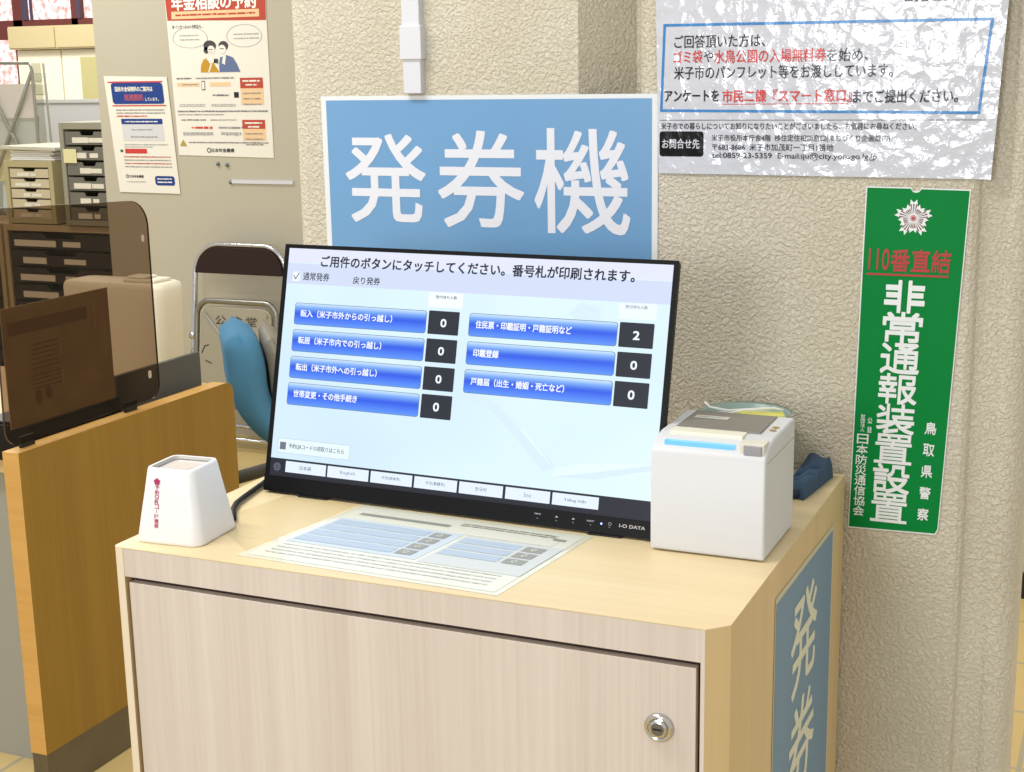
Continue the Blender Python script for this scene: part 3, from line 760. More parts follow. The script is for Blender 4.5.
# counter desk beyond the board
M_desk = mat('desk_top', (206,180,128), .45)
dk = thing('counter_desk', (-1.7,.75,0), 'low service desk joined to the far side of the amber end board', 'desk')
bm = BM(); prism(bm, [(-2.4,.40),(bx-t_-.001,.40),(bx-t_-.001,1.045),(-1.13,1.045),(-1.13,1.19),(-2.4,1.19)], .69, .72); obj('desk_top', bm, M_desk, dk)
bm = BM(); box(bm, (-1.50,.44,0), (bx-t_-.004,1.0,.689)); obj('pedestal', bm, mat('steel_grey', (158,158,148), .45), dk)
bm = BM(); box(bm, (-2.38,.44,0), (-2.34,1.0,.689)); obj('leg', bm, mat('steel_grey', (158,158,148), .45), dk)

# smoked acrylic screen standing on the board
M_smoke = clear('smoked_acrylic', (156,138,120), .03, .04)
ac = thing('acrylic_screen', (-1.02,.55,.77), 'smoked brown transparent acrylic screen standing on the amber counter board', 'screen')
bm = BM(); ol = []
def corner(cy, cz, r, a0, n=8): return [(cy+r*math.cos(a0+PI/2*k/n), cz+r*math.sin(a0+PI/2*k/n)) for k in range(n+1)]
ol += corner(.757,.815,.032,-PI/2); ol += corner(.727,1.180,.062,0); ol += corner(.34,1.225,.035,PI/2); ol += corner(.330,.815,.035,PI)
ol[0] = (.755,.784)
a = [bm.verts.new((-1.018,y,z)) for y,z in ol]; c_ = [bm.verts.new((-1.023,y,z)) for y,z in ol]
bm.faces.new(a); n = len(ol)
M_edge = mat('acrylic_edge', (60,44,40), .2)
for i in range(n): bm.faces.new((a[i],c_[i],c_[(i+1)%n],a[(i+1)%n])).material_index = 1
obj('pane', bm, [M_smoke, M_edge], ac)
bm = BM()
bm.free()
for yy in (.36,.69):
    bm = BM(); box(bm, (-1.030,yy-.02,.769), (-1.0235,yy+.02,.792)); obj('clip', bm, M_blackm, ac)
for y_, z_, w2, h2 in ((.765,1.155,.010,.016),(.755,.842,.011,.018)):
    bm = BM(); prism(bm, [(q[0], q[1]) for q in rrect(y_-w2/2, z_-h2/2, y_+w2/2, z_+h2/2, .004, 3)], .0, .0006, 0, Matrix(((0,0,1,-1.0178),(1,0,0,0),(0,1,0,0),(0,0,0,1)))); obj('clear_patch', bm, mat('patch', (190,176,160), .4), ac)
# sheet taped to its far side
S = Sheet((-1.0245,.315,.820), (0,1,0), (0,0,1), step=.0003)
tn = thing('taped_notice', (-1.025,.46,.82), 'notice sheet seen through the smoked acrylic, taped to its far side', 'notice')
bm = BM(); box(bm, (-1.0262,.318,.812), (-1.0242,.640,1.060)); obj('sheet', bm, mat('notice_back', (222,206,168), .7, noise=(14,.2)), tn)
S = Sheet((-1.0240,.318,.824), (0,1,0), (0,0,1), step=.0003); nb = mat('notice_show_through', (176,152,118), .7); nl = mat('notice_pale', (240,226,196), .7)
S.rect(.014,.178,.250,.205, nb); S.rect(.272,.150,.275,.215, nl)
for j in range(6): S.dashes(.075,.150-j*.010,.155,.0035, nb, 1, seed=j)
for j in range(4): S.dashes(.070,.086-j*.009,.160,.003, nb, 1, seed=10+j)
S.rect(.160,.055,.163,.090, nl); S.rect(.160,.115,.163,.140, nl); S.ell(.085,.040,.010,.016, nb); S.ell(.115,.044,.010,.014, nb)
S.build('show_through', tn)

# things standing behind the screen on the desk
bm = BM(); box(bm, (-1.185,.385,.7215), (-1.052,.690,.800)); box(bm, (-1.178,.392,.7995), (-1.060,.683,.806))
props(obj('document_tray', bm, M_black, bevel=.004, origin=(-1.11,.52,.72)), 'flat black tray on the desk right behind the smoked acrylic', 'tray')
bm = BM(); M_ = Matrix.Translation((-1.090,.885,.7215))
box(bm, (-.006,-.165,0), (.006,.150,.118), 0, M_); box(bm, (-.03,-.12,0), (.03,-.10,.004), 0, M_); box(bm, (-.03,.08,0), (.03,.10,.004), 0, M_)
props(obj('desk_divider', bm, mat('slate_grey', (84,86,84), .6), origin=(-1.09,.885,.72)), 'low dark grey divider on the desk behind the amber board', 'divider')
wb = thing('white_container', (-1.365,1.105,.7215), 'tall milky white plastic container beside the right edge of the smoked acrylic', 'container')
MW = Matrix.Translation((-1.365,1.105,.7215)) @ Matrix.Rotation(.0, 4, 'Z')
bm = BM(); M_milk = mat('milky_plastic', (226,220,200), .45)
rr_ = []
for z_, s_ in ((.0,.92),(.008,.94),(.235,1.0),(.262,1.0),(.274,.97),(.278,.90)):
    rr_.append([bm.verts.new(MW @ V((x*s_,y*s_,z_))) for x,y in rrect(-.160,-.055,.160,.055,.025,5)])
for a, c_ in zip(rr_, rr_[1:]):
    for k in range(len(a)): bm.faces.new((a[k],a[(k+1)%len(a)],c_[(k+1)%len(a)],c_[k]))
bm.faces.new(rr_[0][::-1]); bm.faces.new(rr_[-1]); obj('body', bm, M_milk, wb, smooth=True)
bm = BM(); box(bm, (-1.335,1.07,.9998), (-1.235,1.14,1.008)); box(bm, (-1.33,1.08,1.0082), (-1.27,1.13,1.014)); obj('cap', bm, M_milk, wb, bevel=.004)

# ------------------------------------------------------------------ office chair
oc = thing('office_chair', (-1.35,1.75,0), 'blue upholstered office chair with a grey back shell seen side on behind the counter board', 'office chair')
M_cush = mat('blue_fabric', (74,132,170), .9, bump=(500,.4,.001)); M_shell = mat('grey_shell', (128,122,110), .5)
oy = 1.62; ox = -1.338; th = math.radians(38)   # backrest faces left, turned a little to the viewer
MC = Matrix.Translation((ox,oy,0)) @ Matrix.Rotation(th, 4, 'Z')
def backpad(bm, x_off, thick, zlo, zhi, halfw, mi=0, curve=.05, n=14, m=10):
    # x: thickness direction (faces -x), y: width
    def f(u, v, side):
        z_ = zlo+(zhi-zlo)*u; wv = halfw*(1-.10*abs(2*u-1)**3)
        e = (max(0,1-abs(2*u-1)**6)**.4)*(max(0,1-abs(2*v-1)**6)**.4)
        xc = curve*((u-.62)**2)*3.2 - .0
        xb = x_off+xc*(-1 if u > .62 else 1.9)
        return MC @ V((xb + (thick*.5*e if side else -thick*.5*e), (2*v-1)*wv, z_))
    A = [[[bm.verts.new(f(i/n, j/m, s)) for j in range(m+1)] for i in range(n+1)] for s in (0,1)]
    for s in (0,1):
        for i in range(n):
            for j in range(m):
                q = (A[s][i][j],A[s][i+1][j],A[s][i+1][j+1],A[s][i][j+1]); bm.faces.new(q if s else q[::-1])
    bmesh.ops.remove_doubles(bm, verts=bm.verts, dist=1e-5)
    bmesh.ops.recalc_face_normals(bm, faces=bm.faces)
bm = BM(); backpad(bm, -.02, .115, .445, .800, .20); obj('backrest', bm, M_cush, oc, smooth=True, label='blue padded backrest')
bm = BM(); backpad(bm, .075, .070, .42, .785, .19); obj('back_shell', bm, M_shell, oc, smooth=True)
bm = BM(); tube(bm, [MC @ V((.100,0,.60)), MC @ V((.110,0,.46)), MC @ V((.06,0,.36)), MC @ V((-.06,0,.335))], [.028,.026,.022,.02], 12); obj('back_support', bm, mat('olive_grey', (92,90,80), .5), oc, smooth=True)
bm = BM(); prism(bm, rrect(-.46,-.16,-.12,.16,.07,6), .33, .39, 0, MC); obj('seat', bm, M_cush, oc, bevel=.02, seg=3)
bm = BM(); tube(bm, [MC @ V((-.2,0,.07)), MC @ V((-.2,0,.36))], .024, 12); obj('gas_column', bm, M_blackm, oc, smooth=True)
for k in range(5):
    a = 2*PI*k/5+.3; d = V((math.cos(a), math.sin(a), 0)); c0 = MC @ V((-.2,0,.085))
    bm = BM(); tube(bm, [c0, c0+d*.27+V((0,0,-.02))], [.024,.014], 8); lg = obj('leg', bm, M_blackm, oc, smooth=True)
    bm = BM(); w0 = c0+d*.27; w0.z = .0265; s_ = V((-d.y,d.x,0))*.018; tube(bm, [w0-s_, w0+s_], .026, 14); obj('caster', bm, M_black, lg, smooth=True)

# ------------------------------------------------------------------ folded steel chair leaning on the panel
fc = thing('folding_chair', (-2.2,2.85,0), 'folded steel chair with a dark brown backrest leaning against the beige wall panel', 'folding chair')
fx0, fx1 = -2.550, -2.075   # at the plane of the frame
ly = lambda z: 2.93+.12*(z/.90)      # lean: feet forward, top back
def P3(x, z, dy=0): return V((x, ly(z)+dy, z))
def arch(xa, xb, z0_, z1_, r, dy=0, n=8):
    p = [P3(xa, z0_, dy), P3(xa, (z0_+z1_)/2, dy)]
    for k in range(n+1):
        a = PI-PI/2*k/n; p.append(P3(xa+r+r*math.cos(a), z1_-r+r*math.sin(a), dy))
    for k in range(n+1):
        a = PI/2-PI/2*k/n; p.append(P3(xb-r+r*math.cos(a), z1_-r+r*math.sin(a), dy))
    p += [P3(xb, (z0_+z1_)/2, dy), P3(xb, z0_, dy)]
    return p
fx0 -= .015; fx1 -= .045
bm = BM(); tube(bm, arch(fx0, fx1, .02, .838, .115), .0115, 12); obj('back_frame', bm, M_chrome, fc, smooth=True)
bm = BM(); tube(bm, [P3(fx0+.025,.09,.03), P3(fx1-.025,.09,.03)], .009, 10); tube(bm, [P3(fx0+.02,.05,-.03), P3(fx1-.02,.05,-.03)], .009, 10); obj('stretcher', bm, M_chrome, fc, smooth=True)
# backrest pad : filled arch
bm = BM(); pp = []
for k in range(9):
    a = PI-PI/2*k/8; pp.append((fx0+.010+.105+.105*math.cos(a), .725+.105*math.sin(a)))
for k in range(9):
    a = PI/2-PI/2*k/8; pp.append((fx1-.010-.105+.105*math.cos(a), .725+.105*math.sin(a)))
pp = [(fx0+.010,.722)]+pp+[(fx1-.010,.722)]
a = [bm.verts.new(P3(x,z,-.018)) for x,z in pp]; c_ = [bm.verts.new(P3(x,z,.006)) for x,z in pp]
bm.faces.new(a[::-1]); bm.faces.new(c_)
for i in range(len(pp)): bm.faces.new((a[i],a[(i+1)%len(pp)],c_[(i+1)%len(pp)],c_[i]))
obj('backrest', bm, mat('dark_brown_vinyl', (44,26,22), .6, spec=.25), fc, bevel=.004)
# folded seat : plate with a tube rim in front
sx_0, sx_1 = fx0+.045, fx1-.012
def ring_pts(xa, xb, za, zb, r, dy): return [P3(x, z, dy) for x, z in rrect(xa, za, xb, zb, r, 6)]
bm = BM(); tube(bm, ring_pts(sx_0, sx_1, .19, .615, .06, -.045), .012, 12, closed=True); obj('seat_frame', bm, M_chromed, fc, smooth=True)
bm = BM(); pq = rrect(sx_0+.022, .21, sx_1-.022, .592, .045, 6)
a = [bm.verts.new(P3(x,z,-.050)) for x,z in pq]; c_ = [bm.verts.new(P3(x,z,-.034)) for x,z in pq]
bm.faces.new(a[::-1]); bm.faces.new(c_)
for i in range(len(pq)): bm.faces.new((a[i],a[(i+1)%len(pq)],c_[(i+1)%len(pq)],c_[i]))
bmesh.ops.recalc_face_normals(bm, faces=bm.faces)
seat = obj('seat', bm, mat('steel_underside', (172,166,146), .4, metal=.35), fc, bevel=.003)
nsl = (P3(0,1)-P3(0,0)).normalized()
S = Sheet(P3(0,.21,-.0515), (1,0,0), nsl, step=.0004)
zz = lambda z: (z-.21)*(P3(0,1)-P3(0,0)).length
M_brush = mat('brush_paint', (48,42,36), .6)
for ch_, xa in (('公',-2.395),('會',-2.315),('堂',-2.245)):
    S.text(ch_, xa-.03, zz(.520), xa+.022, zz(.558), M_brush, 1, .0); S.build('painted_character', seat)
S.line([(-2.49,zz(.40)),(-2.475,zz(.43)),(-2.455,zz(.435))], .004, M_brush); S.line([(-2.47,zz(.37)),(-2.44,zz(.36))], .004, M_brush); S.line([(-2.35,zz(.505)),(-2.325,zz(.498)),(-2.29,zz(.505))], .008, M_brush)
S.build('painted_mark', seat)
bm = BM()
bm.free()
for x, z in ((sx_0+.045,.565),(sx_1-.045,.565)):
    bm = BM(); c0 = P3(x,z,-.052); tube(bm, [c0, c0+V((0,-.006,0))], .007, 12); obj('rivet', bm, M_chrome, seat)
bm = BM(); tube(bm, [P3(sx_0+.05,.56,-.06), P3(sx_0+.15,.46,-.06)], .004, 8); obj('seat_brace', bm, M_chrome, seat)
bm = BM(); tube(bm, [P3(fx0-.002,.46,-.018), P3(fx0-.002,.46,.0)], .014, 12); tube(bm, [P3(fx0+.01,.40,-.03), P3(fx0+.04,.40,-.03)], .009, 10); tube(bm, arch(fx0+.02, fx1-.02, .02, .44, .05, .045), .0105, 10)
obj('rear_leg_frame', bm, M_chrome, fc, smooth=True)

# ------------------------------------------------------------------ posters on the beige panel
YP = 3.1485
pp_ = thing('pension_poster', (-2.47,YP,1.19), 'large white poster with a brick red headline and a drawn couple on the beige panel', 'poster')
S = Sheet((0,YP,0), (1,0,0), (0,0,1), step=.0006)
def skew(z): return -2.722+(-2.699+2.722)*(1.83-z)/.63   # left edge drifts right going down
bm = BM(); a = [(-2.722,1.91),(-2.229,1.90),(-2.229,1.189),(-2.699,1.197)]
for yy in (0,): 
    v1 = [bm.verts.new((x,YP,z)) for x,z in a]; v2 = [bm.verts.new((x,YP-.0012,z)) for x,z in a]
    bm.faces.new(v1); bm.faces.new(v2[::-1])
    for i in range(4): bm.faces.new((v1[i],v2[i],v2[(i+1)%4],v1[(i+1)%4]))
bmesh.ops.recalc_face_normals(bm, faces=bm.faces)
obj('sheet', bm, M_cream, pp_)
TB = [(1.19,1.205),(1.2065,1.2215),(1.214,1.250),(1.222,1.290),(1.240,1.312),(1.276,1.343),(1.304,1.364),(1.316,1.378),(1.335,1.402),(1.385,1.443),(1.433,1.487),(1.462,1.512),(1.482,1.536),(1.65,1.662),(1.705,1.713),(1.724,1.728),(1.737,1.737),(2.5,2.5)]
def remap(z):
    for (a0,b0),(a1,b1) in zip(TB, TB[1:]):
        if z <= a1: return b0+(b1-b0)*(z-a0)/(a1-a0)
    return z
class Pp(Sheet):
    def P(s, x, y, h=1): return Sheet.P(s, x, remap(y), h)
S = Pp((0,YP-.0014,0), (1,0,0), (0,0,1), step=.0006)
S.poly([(-2.722,1.91),(-2.229,1.90),(-2.231,1.737),(-2.712,1.747)], M_brick); S.rect(-2.690,1.752,-2.262,1.782, M_orange, 2)
S.dashes(-2.67,1.767,-2.28,.009, M_brick, 3, seed=1); S.text('年金相談の予約', -2.685,1.787,-2.275,1.846, mat('headline_white',(250,250,246),.6), 2, .03)
S.build('headline', pp_)
S.text('● インターネット予約なら…', -2.690,1.705,-2.535,1.724, M_inkg, 1, .02)
S.ring(-2.605,1.662,.086,.048,.0025, M_inkl); S.ring(-2.340,1.665,.084,.052,.0025, M_inkl)
for j in range(2): S.dashes(-2.655,1.675-j*.018,-2.56,.006, M_inkl, seed=j); S.dashes(-2.39,1.675-j*.018,-2.27,.006, M_inkl, seed=j+5)
# couple
hair = mat('art_hair', (70,70,74), .7); skin = mat('art_skin', (240,236,228), .7); must = mat('art_mustard', (196,150,40), .7); bl = mat('art_blue', (98,116,158), .7); wh = M_cream
S.ell(-2.510,1.622,.031,.030, hair); S.ell(-2.528,1.600,.014,.018, hair); S.ell(-2.504,1.602,.018,.022, skin, 2)
S.ell(-2.443,1.622,.024,.025, hair); S.ell(-2.450,1.603,.018,.024, skin, 2)
S.poly([(-2.562,1.482),(-2.558,1.520),(-2.545,1.550),(-2.520,1.562),(-2.495,1.548),(-2.480,1.510),(-2.472,1.482)], must, 2)
S.poly([(-2.470,1.482),(-2.468,1.530),(-2.462,1.560),(-2.430,1.572),(-2.400,1.560),(-2.380,1.520),(-2.368,1.482)], bl, 2)
S.poly([(-2.530,1.555),(-2.505,1.575),(-2.485,1.560),(-2.492,1.535),(-2.512,1.528)], skin, 3); S.poly([(-2.525,1.482),(-2.510,1.530),(-2.502,1.528),(-2.518,1.482)], wh, 3); S.poly([(-2.455,1.530),(-2.446,1.570),(-2.432,1.568),(-2.440,1.520)], wh, 3)
S.rect(-2.493,1.530,-2.473,1.553, hair, 4); S.poly([(-2.500,1.545),(-2.478,1.500),(-2.466,1.486),(-2.470,1.510),(-2.490,1.548)], skin, 4)
S.line([(-2.516,1.606),(-2.496,1.603)], .003, hair, 4); S.line([(-2.460,1.608),(-2.442,1.606)], .003, hair, 4); S.line([(-2.512,1.592),(-2.502,1.590)], .002, M_red, 4)
S.build('illustration', pp_)
S.dashes(-2.685,1.462,-2.610,.007, M_ink, seed=2); S.dashes(-2.590,1.462,-2.400,.007, M_inkg, seed=4)
S.rect(-2.685,1.424,-2.570,1.442, M_orange); S.rect(-2.520,1.424,-2.420,1.442, M_orange); S.dashes(-2.66,1.433,-2.58,.007, M_inkg, 2, seed=8); S.rect(-2.562,1.408,-2.545,1.450, M_ink, 2); S.rect(-2.560,1.412,-2.547,1.446, M_cream, 3)
S.rect(-2.405,1.372,-2.382,1.398, M_ink); S.dashes(-2.51,1.385,-2.43,.008, M_ink, seed=11)
for z_ in (1.340,1.333): S.dashes(-2.68,z_,-2.55,.004, M_inkl, seed=3); S.dashes(-2.52,z_,-2.40,.004, M_inkl, seed=6)
S.dashes(-2.690,1.316,-2.245,.006, M_ink, seed=12, mean=3); S.dashes(-2.690,1.304,-2.46,.005, M_inkg, seed=13)
S.dashes(-2.675,1.276,-2.55,.008, M_ink, seed=14); S.dashes(-2.53,1.276,-2.40,.006, M_inkg, seed=15)
S.dashes(-2.625,1.240,-2.52,.010, M_red, seed=16); S.dashes(-2.49,1.240,-2.37,.009, M_inkg, seed=17)
S.dashes(-2.67,1.222,-2.52,.005, M_inkl, seed=18); S.dashes(-2.48,1.222,-2.38,.005, M_inkl, seed=19)
S.build('small_print', pp_)
S = Sheet((0,YP-.0014,0), (1,0,0), (0,0,1), step=.0006)
for zt2, hh, sp_ in ((1.512,.108,.042),(1.343,.085,.036)):
    S.rect(-2.372,zt2-hh,-2.262,zt2, M_orange); S.rect(-2.372,zt2-sp_,-2.262,zt2, M_brick, 2)
    S.dashes(-2.36,zt2-.013,-2.275,.008, M_cream, 3, seed=21); S.dashes(-2.345,zt2-.028,-2.29,.008, M_cream, 3, seed=22)
    for j in range(3): S.dashes(-2.36,zt2-sp_-.020-j*.022,-2.275,.006, M_inkg, 3, seed=23+j)
    S.build('opening_hours_box', pp_)
# bottom line: logo
S = Sheet((0,YP-.0014,0), (1,0,0), (0,0,1), step=.0006)
S.poly([(-2.690,1.236),(-2.655,1.236),(-2.672,1.262)], mat('warn_yellow', (176,160,60), .6), 3); S.dashes(-2.645,1.250,-2.25,.006, M_ink, 2, seed=31, mean=3)
S.ring(-2.545,1.2185,.0085,.0085,.003, M_ink, 2); S.text('日本年金機構', -2.532,1.2105,-2.420,1.2265, M_ink, 2, .02)
S.build('footer', pp_)

fl = thing('pension_flyer', (-2.88,YP,1.035), 'smaller flyer with a dark blue rounded headline left of the large poster', 'flyer')
bm = BM(); a = [(-3.062,1.528),(-2.735,1.520),(-2.705,1.034),(-3.022,1.037)]
v1 = [bm.verts.new((x,YP-.0016,z)) for x,z in a]; v2 = [bm.verts.new((x,YP-.0030,z)) for x,z in a]
bm.faces.new(v1); bm.faces.new(v2[::-1])
for i in range(4): bm.faces.new((v1[i],v2[i],v2[(i+1)%4],v1[(i+1)%4]))
bmesh.ops.recalc_face_normals(bm, faces=bm.faces)
obj('sheet', bm, M_cream, fl)
class Fl(Sheet):
    def P(s, x, y, h=1): return Sheet.P(s, x+(1.528-y)*.072, y, h)
S = Fl((0,YP-.0032,0), (1,0,0), (0,0,1), step=.0006)
S.rect(-3.045,1.498,-2.760,1.504, M_red); S.rect(-3.035,1.400,-2.755,1.405, M_red)
S.rect(-3.030,1.410,-2.762,1.498, M_bblue, 2, r=.014)
S.text('国民年金保険料のご案内は', -3.010,1.462,-2.815,1.482, M_cream, 3, .03); S.text('民間委託', -2.965,1.424,-2.868,1.450, mat('flyer_redp', (178,84,104), .6), 3, .04); S.text('しています。', -2.858,1.422,-2.790,1.436, M_cream, 3, .02)
S.build('headline', fl)
for j in range(3): S.dashes(-3.02,1.385-j*.013,-2.765 if j < 2 else -2.86,.006, M_inkg if j < 2 else M_red, seed=50+j)
S.rect(-3.000,1.325,-2.785,1.348, M_bblue, r=.004); S.dashes(-2.98,1.336,-2.81,.006, M_cream, 2, seed=54)
S.rect(-3.000,1.255,-2.785,1.322, mat('flyer_grey', (214,216,220), .6)); S.dashes(-2.95,1.302,-2.84,.006, M_inkg, 2, seed=55); S.dashes(-2.96,1.272,-2.82,.006, M_inkg, 2, seed=56)
S.dashes(-3.00,1.240,-2.77,.005, M_inkl, seed=57); S.dashes(-3.00,1.230,-2.85,.005, M_inkl, seed=58)
S.rect(-3.000,1.202,-2.885,1.222, M_red, r=.004); S.rect(-3.025,1.207,-3.010,1.218, mat('flyer_green', (60,110,70), .6))
for j in range(4): S.dashes(-3.01,1.188-j*.014,-2.765,.005, M_inkg if j%2 else M_brick, seed=60+j)
S.build('small_print', fl)
S.ring(-3.005,1.105,.006,.006,.003, M_ink); S.text('日本年金機構', -2.993,1.099,-2.92,1.111, M_ink, 1, .02); S.dashes(-3.01,1.082,-2.91,.005, M_inkl, seed=70)
S.rect(-2.862,1.068,-2.760,1.108, M_bblue, r=.012)
for j in range(2): S.dashes(-2.85,1.096-j*.014,-2.775,.006, M_cream, 2, seed=72+j)
S.build('footer', fl)
for i, (x, z) in enumerate(((-2.505,1.162),(-2.460,1.158),(-2.447,1.087))):
    bm = BM(); lathe(bm, [(0,0),(.0075,0),(.0085,.004),(.006,.009),(0,.010)], Matrix.Translation((x,3.1495,z)) @ Matrix.Rotation(PI/2, 4, 'X'), 16)
    props(obj('push_pin', bm, mat('pin_steel', (110,124,128), .3, metal=.6), smooth=True, origin=(x,3.15,z)),
          ('left push pin of the pair below the large poster', 'right push pin of the pair below the large poster', 'single push pin at the left end of the white strip')[i], 'push pin', 'push pins on the beige panel')
bm = BM(); box(bm, (-2.440,3.143,1.083), (-2.142,3.1495,1.098)); props(obj('magnetic_strip', bm, M_pvc, origin=(-2.29,3.15,1.083)), 'thin white strip fixed on the beige panel below the large poster', 'strip')

# ------------------------------------------------------------------ letter tray cases on a steel cabinet, background left
M_tb = mat('tray_beige', (188,178,140), .55); M_tdark = mat('tray_dark', (48,46,42), .6); M_tray = mat('tray_pale', (200,190,160), .55); M_card = mat('index_card', (226,222,208), .7)
def drawer_cabinet(name, x0, x1, z0, z1, y, depth, label, rows, body, tray, group=None, notes=True, sticky=False, smoked=False):
    t = thing(name, ((x0+x1)/2,y+depth/2,z0), label, 'drawer cabinet', group)
    tt = .025
    bm = BM(); box(bm, (x0,y,z0), (x0+tt,y+depth,z1)); box(bm, (x1-tt,y,z0), (x1,y+depth,z1)); box(bm, (x0+tt,y,z1-tt*1.3), (x1-tt,y+depth,z1)); box(bm, (x0+tt,y,z0), (x1-tt,y+depth,z0+tt)); box(bm, (x0+tt,y+depth-.02,z0+tt), (x1-tt,y+depth,z1-tt*1.3))
    obj('casing', bm, body, t, bevel=.003)
    zh = (z1-tt*1.3-z0-tt)/rows; wi = x1-x0-2*tt; rnd = random.Random(int((x0+10)*100))
    for r in range(rows):
        za = z0+tt+zh*r; zb = za+zh*.86
        bm = BM(); xa, xb = x0+tt+.006, x1-tt-.006; mid = (xa+xb)/2; hw = wi*.16
        # drawer front with a finger notch
        fr = [(xa,za),(xb,za),(xb,zb),(mid+hw,zb),(mid+hw*.8,zb-zh*.25),(mid-hw*.8,zb-zh*.25),(mid-hw,zb),(xa,zb)]
        v1 = [bm.verts.new((x,y+.006,z)) for x,z in fr]; v2 = [bm.verts.new((x,y+.014,z)) for x,z in fr]
        bm.faces.new(v1); bm.faces.new(v2[::-1])
        for i in range(8): bm.faces.new((v1[i],v2[i],v2[(i+1)%8],v1[(i+1)%8]))
        bmesh.ops.recalc_face_normals(bm, faces=bm.faces)
        box(bm, (xa,y+.014,za), (xb,y+depth-.03,za+.005))
        d = obj('drawer', bm, tray, t)
        bm = BM(); wl = rnd.uniform(.30,.42)*wi
        box(bm, (xa+.03+rnd.uniform(0,.05),y+.002,za+zh*.12), (xa+.03+wl,y+.0055,za+zh*.48)); 
        if notes: box(bm, (xa+wi*.52,y+.002,za+zh*.15), (xa+wi*.52+wi*rnd.uniform(.1,.3),y+.0055,za+zh*.45))
        obj('index_card', bm, M_card, d)
    return t
YC = 3.5
M_khaki = mat('case_khaki', (178,168,128), .55)
drawer_cabinet('letter_case', -3.995, -3.700, .842, 1.142, YC, .33, 'smaller beige letter case with five drawers standing on the steel cabinet', 5, M_khaki, M_tray)
t2 = drawer_cabinet('letter_case', -3.625, -3.31, .842, 1.322, YC-.02, .33, 'taller grey letter case with dark translucent drawers beside the beige wall panel', 6, mat('case_grey', (150,148,130), .5), mat('tray_smoked', (112,110,100), .35))
M_brn = mat('steel_beige', (186,168,136), .5)
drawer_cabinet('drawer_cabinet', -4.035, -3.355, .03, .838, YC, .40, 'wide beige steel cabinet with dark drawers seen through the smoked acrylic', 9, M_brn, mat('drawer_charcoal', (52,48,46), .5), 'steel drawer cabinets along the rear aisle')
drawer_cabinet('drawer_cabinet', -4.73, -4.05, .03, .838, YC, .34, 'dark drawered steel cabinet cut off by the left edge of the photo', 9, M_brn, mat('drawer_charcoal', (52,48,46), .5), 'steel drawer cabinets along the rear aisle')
# lid and paper pile on the small case
bm = BM()
for k in range(5): box(bm, (-3.965+.01*(k%2),YC+.02,1.1432+.009*k), (-3.70-.012*(k%3),YC+.30,1.1512+.009*k))
props(obj('paper_pile', bm, M_paper, origin=(-3.83,YC+.15,1.143)), 'pile of white paper on top of the smaller letter case', 'paper')
bm = BM(); M_ = Matrix.Translation((-3.83,YC+.16,1.191)) @ Matrix.Rotation(.02, 4, 'Y'); box(bm, (-.17,-.17,0), (.165,.17,.012), 0, M_); box(bm, (-.165,-.165,.012), (.16,.165,.017), 0, M_)
props(obj('ring_binder', bm, mat('binder_grey', (190,188,168), .5), bevel=.003, origin=(-3.83,YC+.16,1.19)), 'flat pale binder lying on the paper pile', 'binder')
bm = BM(); box(bm, (-3.605,YC-.0235,1.135), (-3.53,YC-.0215,1.200)); props(obj('sticky_note', bm, mat('note_cream', (226,220,170), .7), origin=(-3.6,YC-.022,1.085)), 'cream sticky note on the left edge of the taller letter case', 'note')

# clear leaflet stand, upper left
ls = thing('leaflet_stand', (-4.26,3.9,0), 'clear acrylic leaflet stand with crossed struts at the left edge behind the letter case', 'leaflet stand')
M_acr = clear('clear_acrylic', (232,232,224), .06, .1); M_ledge = mat('acrylic_rim', (150,148,134), .3)
bm = BM(); box(bm, (-4.42,3.87,.05), (-4.415,3.93,1.60)); obj('side_pane', bm, M_acr, ls); bm = BM(); box(bm, (-4.105,3.87,.05), (-4.10,3.93,1.60)); obj('side_pane', bm, M_acr, ls)
bm = BM()
tube(bm, [(-4.10,3.87,.0),(-4.105,3.87,1.57),(-4.12,3.87,1.60),(-4.42,3.87,1.605)], .008, 8); tube(bm, [(-4.06,3.95,.0),(-4.10,3.95,1.60)], .006, 8)
tube(bm, [(-4.42,3.865,1.0),(-4.105,3.87,1.56)], .010, 8); tube(bm, [(-4.42,3.87,1.52),(-4.10,3.87,.95)], .010, 8)
obj('rim', bm, M_ledge, ls, smooth=True)
for j, (c3, z_) in enumerate((((214,206,196),1.36),((186,190,180),1.20),((206,196,150),1.04),((190,200,196),.88))):
    bm = BM(); M_ = Matrix.Translation((-4.29,3.885+.005*j,z_)) @ Matrix.Rotation(-.12, 4, 'X'); box(bm, (-.11,0,-.03), (.165,.008,.14), 0, M_); obj('leaflet', bm, mat('leaflet_%d' % j, c3, .6), ls)

# ------------------------------------------------------------------ deeper background
bm = BM(); box(bm, (-6.2,5.05,0), (-3.2,5.10,1.385)); box(bm, (-6.2,5.045,1.385), (-3.2,5.105,1.405))
props(obj('office_partition', bm, mat('partition_grey', (176,178,180), .8), origin=(-4.6,5.07,0)), 'grey fabric office partition behind the letter cases', 'partition')
wc = thing('white_cupboard', (-6.7,7.0,0), 'bright white cupboard with two doors below the beige shutter box', 'cupboard')
M_wc = mat('cupboard_white', (240,236,218), .5)
bm = BM(); box(bm, (-7.01,6.95,0), (-5.9,7.09,1.754)); obj('body', bm, M_wc, wc)
for x0_, x1_ in ((-7.0,-6.585),(-6.570,-6.0)):
    bm = BM(); box(bm, (x0_,6.93,.05), (x1_,6.949,1.745)); obj('door', bm, M_wc, wc)
bm = BM()
for a_ in ((-6.86,1.52,-6.78,1.58),(-6.85,1.42,-6.77,1.49)): box(bm, (a_[0],6.922,a_[1]), (a_[2],6.9295,a_[3]))
obj('paper_slip', bm, mat('slip_grey', (206,204,186), .7), wc)
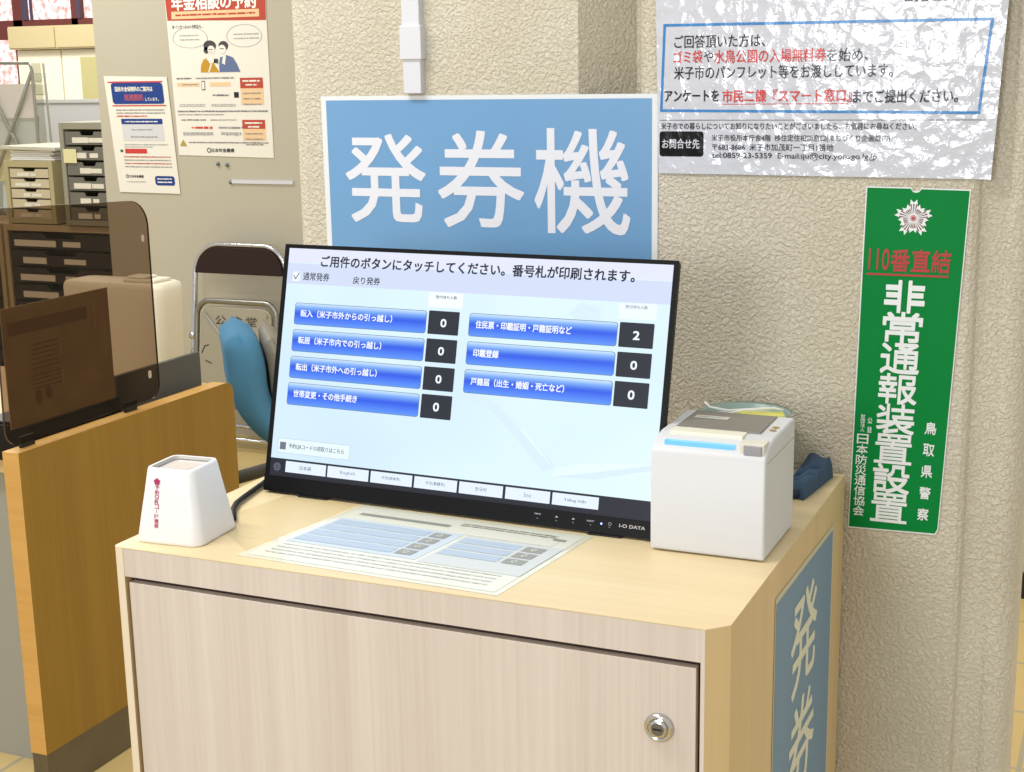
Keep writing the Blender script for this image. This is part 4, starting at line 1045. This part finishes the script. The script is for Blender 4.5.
bm = BM(); box(bm, (-6.36,6.88,1.15), (-6.20,6.925,1.69)); props(obj('folder_stack', bm, mat('folder_olive', (186,180,130), .6), origin=(-6.4,6.9,1.15)), 'olive folder standing against the white cupboard', 'folder')
bm = BM(); box(bm, (-7.01,6.86,1.755), (-5.9,7.09,1.925)); box(bm, (-7.005,6.850,1.765), (-6.56,6.8595,1.915)); box(bm, (-6.55,6.850,1.765), (-5.9,6.8595,1.915))
props(obj('shutter_box', bm, mat('shutter_beige', (196,182,142), .6), origin=(-6.5,7,1.755)), 'beige box along the wall under the red framed window', 'shutter box')

# ------------------------------------------------------------------ lights
def area(name, loc, target, sx, sy, power, color=(1,1,1)):
    l = bpy.data.lights.new(name, 'AREA'); l.shape = 'RECTANGLE'; l.size = sx; l.size_y = sy; l.energy = power; l.color = color
    o = bpy.data.objects.new(name, l); COL.objects.link(o); o.location = loc
    o.rotation_euler = (V(target)-V(loc)).to_track_quat('-Z', 'Y').to_euler()
    return o
area('ceiling_lamp', (-.5,-1.0,2.75), (-.5,-1.0,0), 1.3, .3, 27, (1,.97,.90))
area('ceiling_lamp', (-1.6,.3,2.75), (-1.6,.3,0), 1.3, .3, 22, (1,.96,.88))
area('ceiling_lamp', (-3.2,2.2,2.75), (-3.2,2.2,0), 1.3, .3, 26, (1,.96,.88))
area('ceiling_lamp', (-4.6,4.6,2.75), (-4.6,4.6,0), 1.5, .5, 60, (1,.97,.9))
area('ceiling_lamp', (-6.4,5.6,2.75), (-6.5,6.2,1.2), 1.5, .4, 34, (1,.97,.88))  # extra unseen lamp, added to brighten the white cupboard
area('ceiling_lamp', (1.8,1.9,2.75), (1.8,1.9,0), 1.2, .3, 30, (1,.93,.80))
area('front_glare_light', (.15,-4.3,1.80), (.3,0,1.1), .9, .8, 46, (.92,.96,1))  # unseen light added in front, sized and placed for glare on the survey poster
w = bpy.data.worlds.new('World'); SC.world = w; w.use_nodes = True
w.node_tree.nodes['Background'].inputs[0].default_value = (1,.985,.95,1); w.node_tree.nodes['Background'].inputs[1].default_value = .62

# ------------------------------------------------------------------ camera
cam = bpy.data.cameras.new('camera'); co = bpy.data.objects.new('camera', cam); COL.objects.link(co)
yaw, pit, rol = .401, .2146, -.0136
F = V((-math.sin(yaw)*math.cos(pit), math.cos(yaw)*math.cos(pit), -math.sin(pit))); R = V((math.cos(yaw), math.sin(yaw), 0)); U = R.cross(F)
R, U = R*math.cos(rol)+U*math.sin(rol), -R*math.sin(rol)+U*math.cos(rol)
Mc = Matrix(((R.x,U.x,-F.x,1.0615),(R.y,U.y,-F.y,-1.8382),(R.z,U.z,-F.z,1.5),(0,0,0,1)))
co.matrix_world = Mc
cam.sensor_width = 36; cam.lens = 1417.33*36/1024; cam.shift_x = -29.484/1024; cam.shift_y = -.374/1024*1
cam.clip_start = .05
SC.camera = co
SC.view_settings.view_transform = 'Standard'; SC.view_settings.look = 'None'; SC.view_settings.gamma = 1; SC.view_settings.use_curve_mapping = False
SC.view_settings.exposure = 0.13
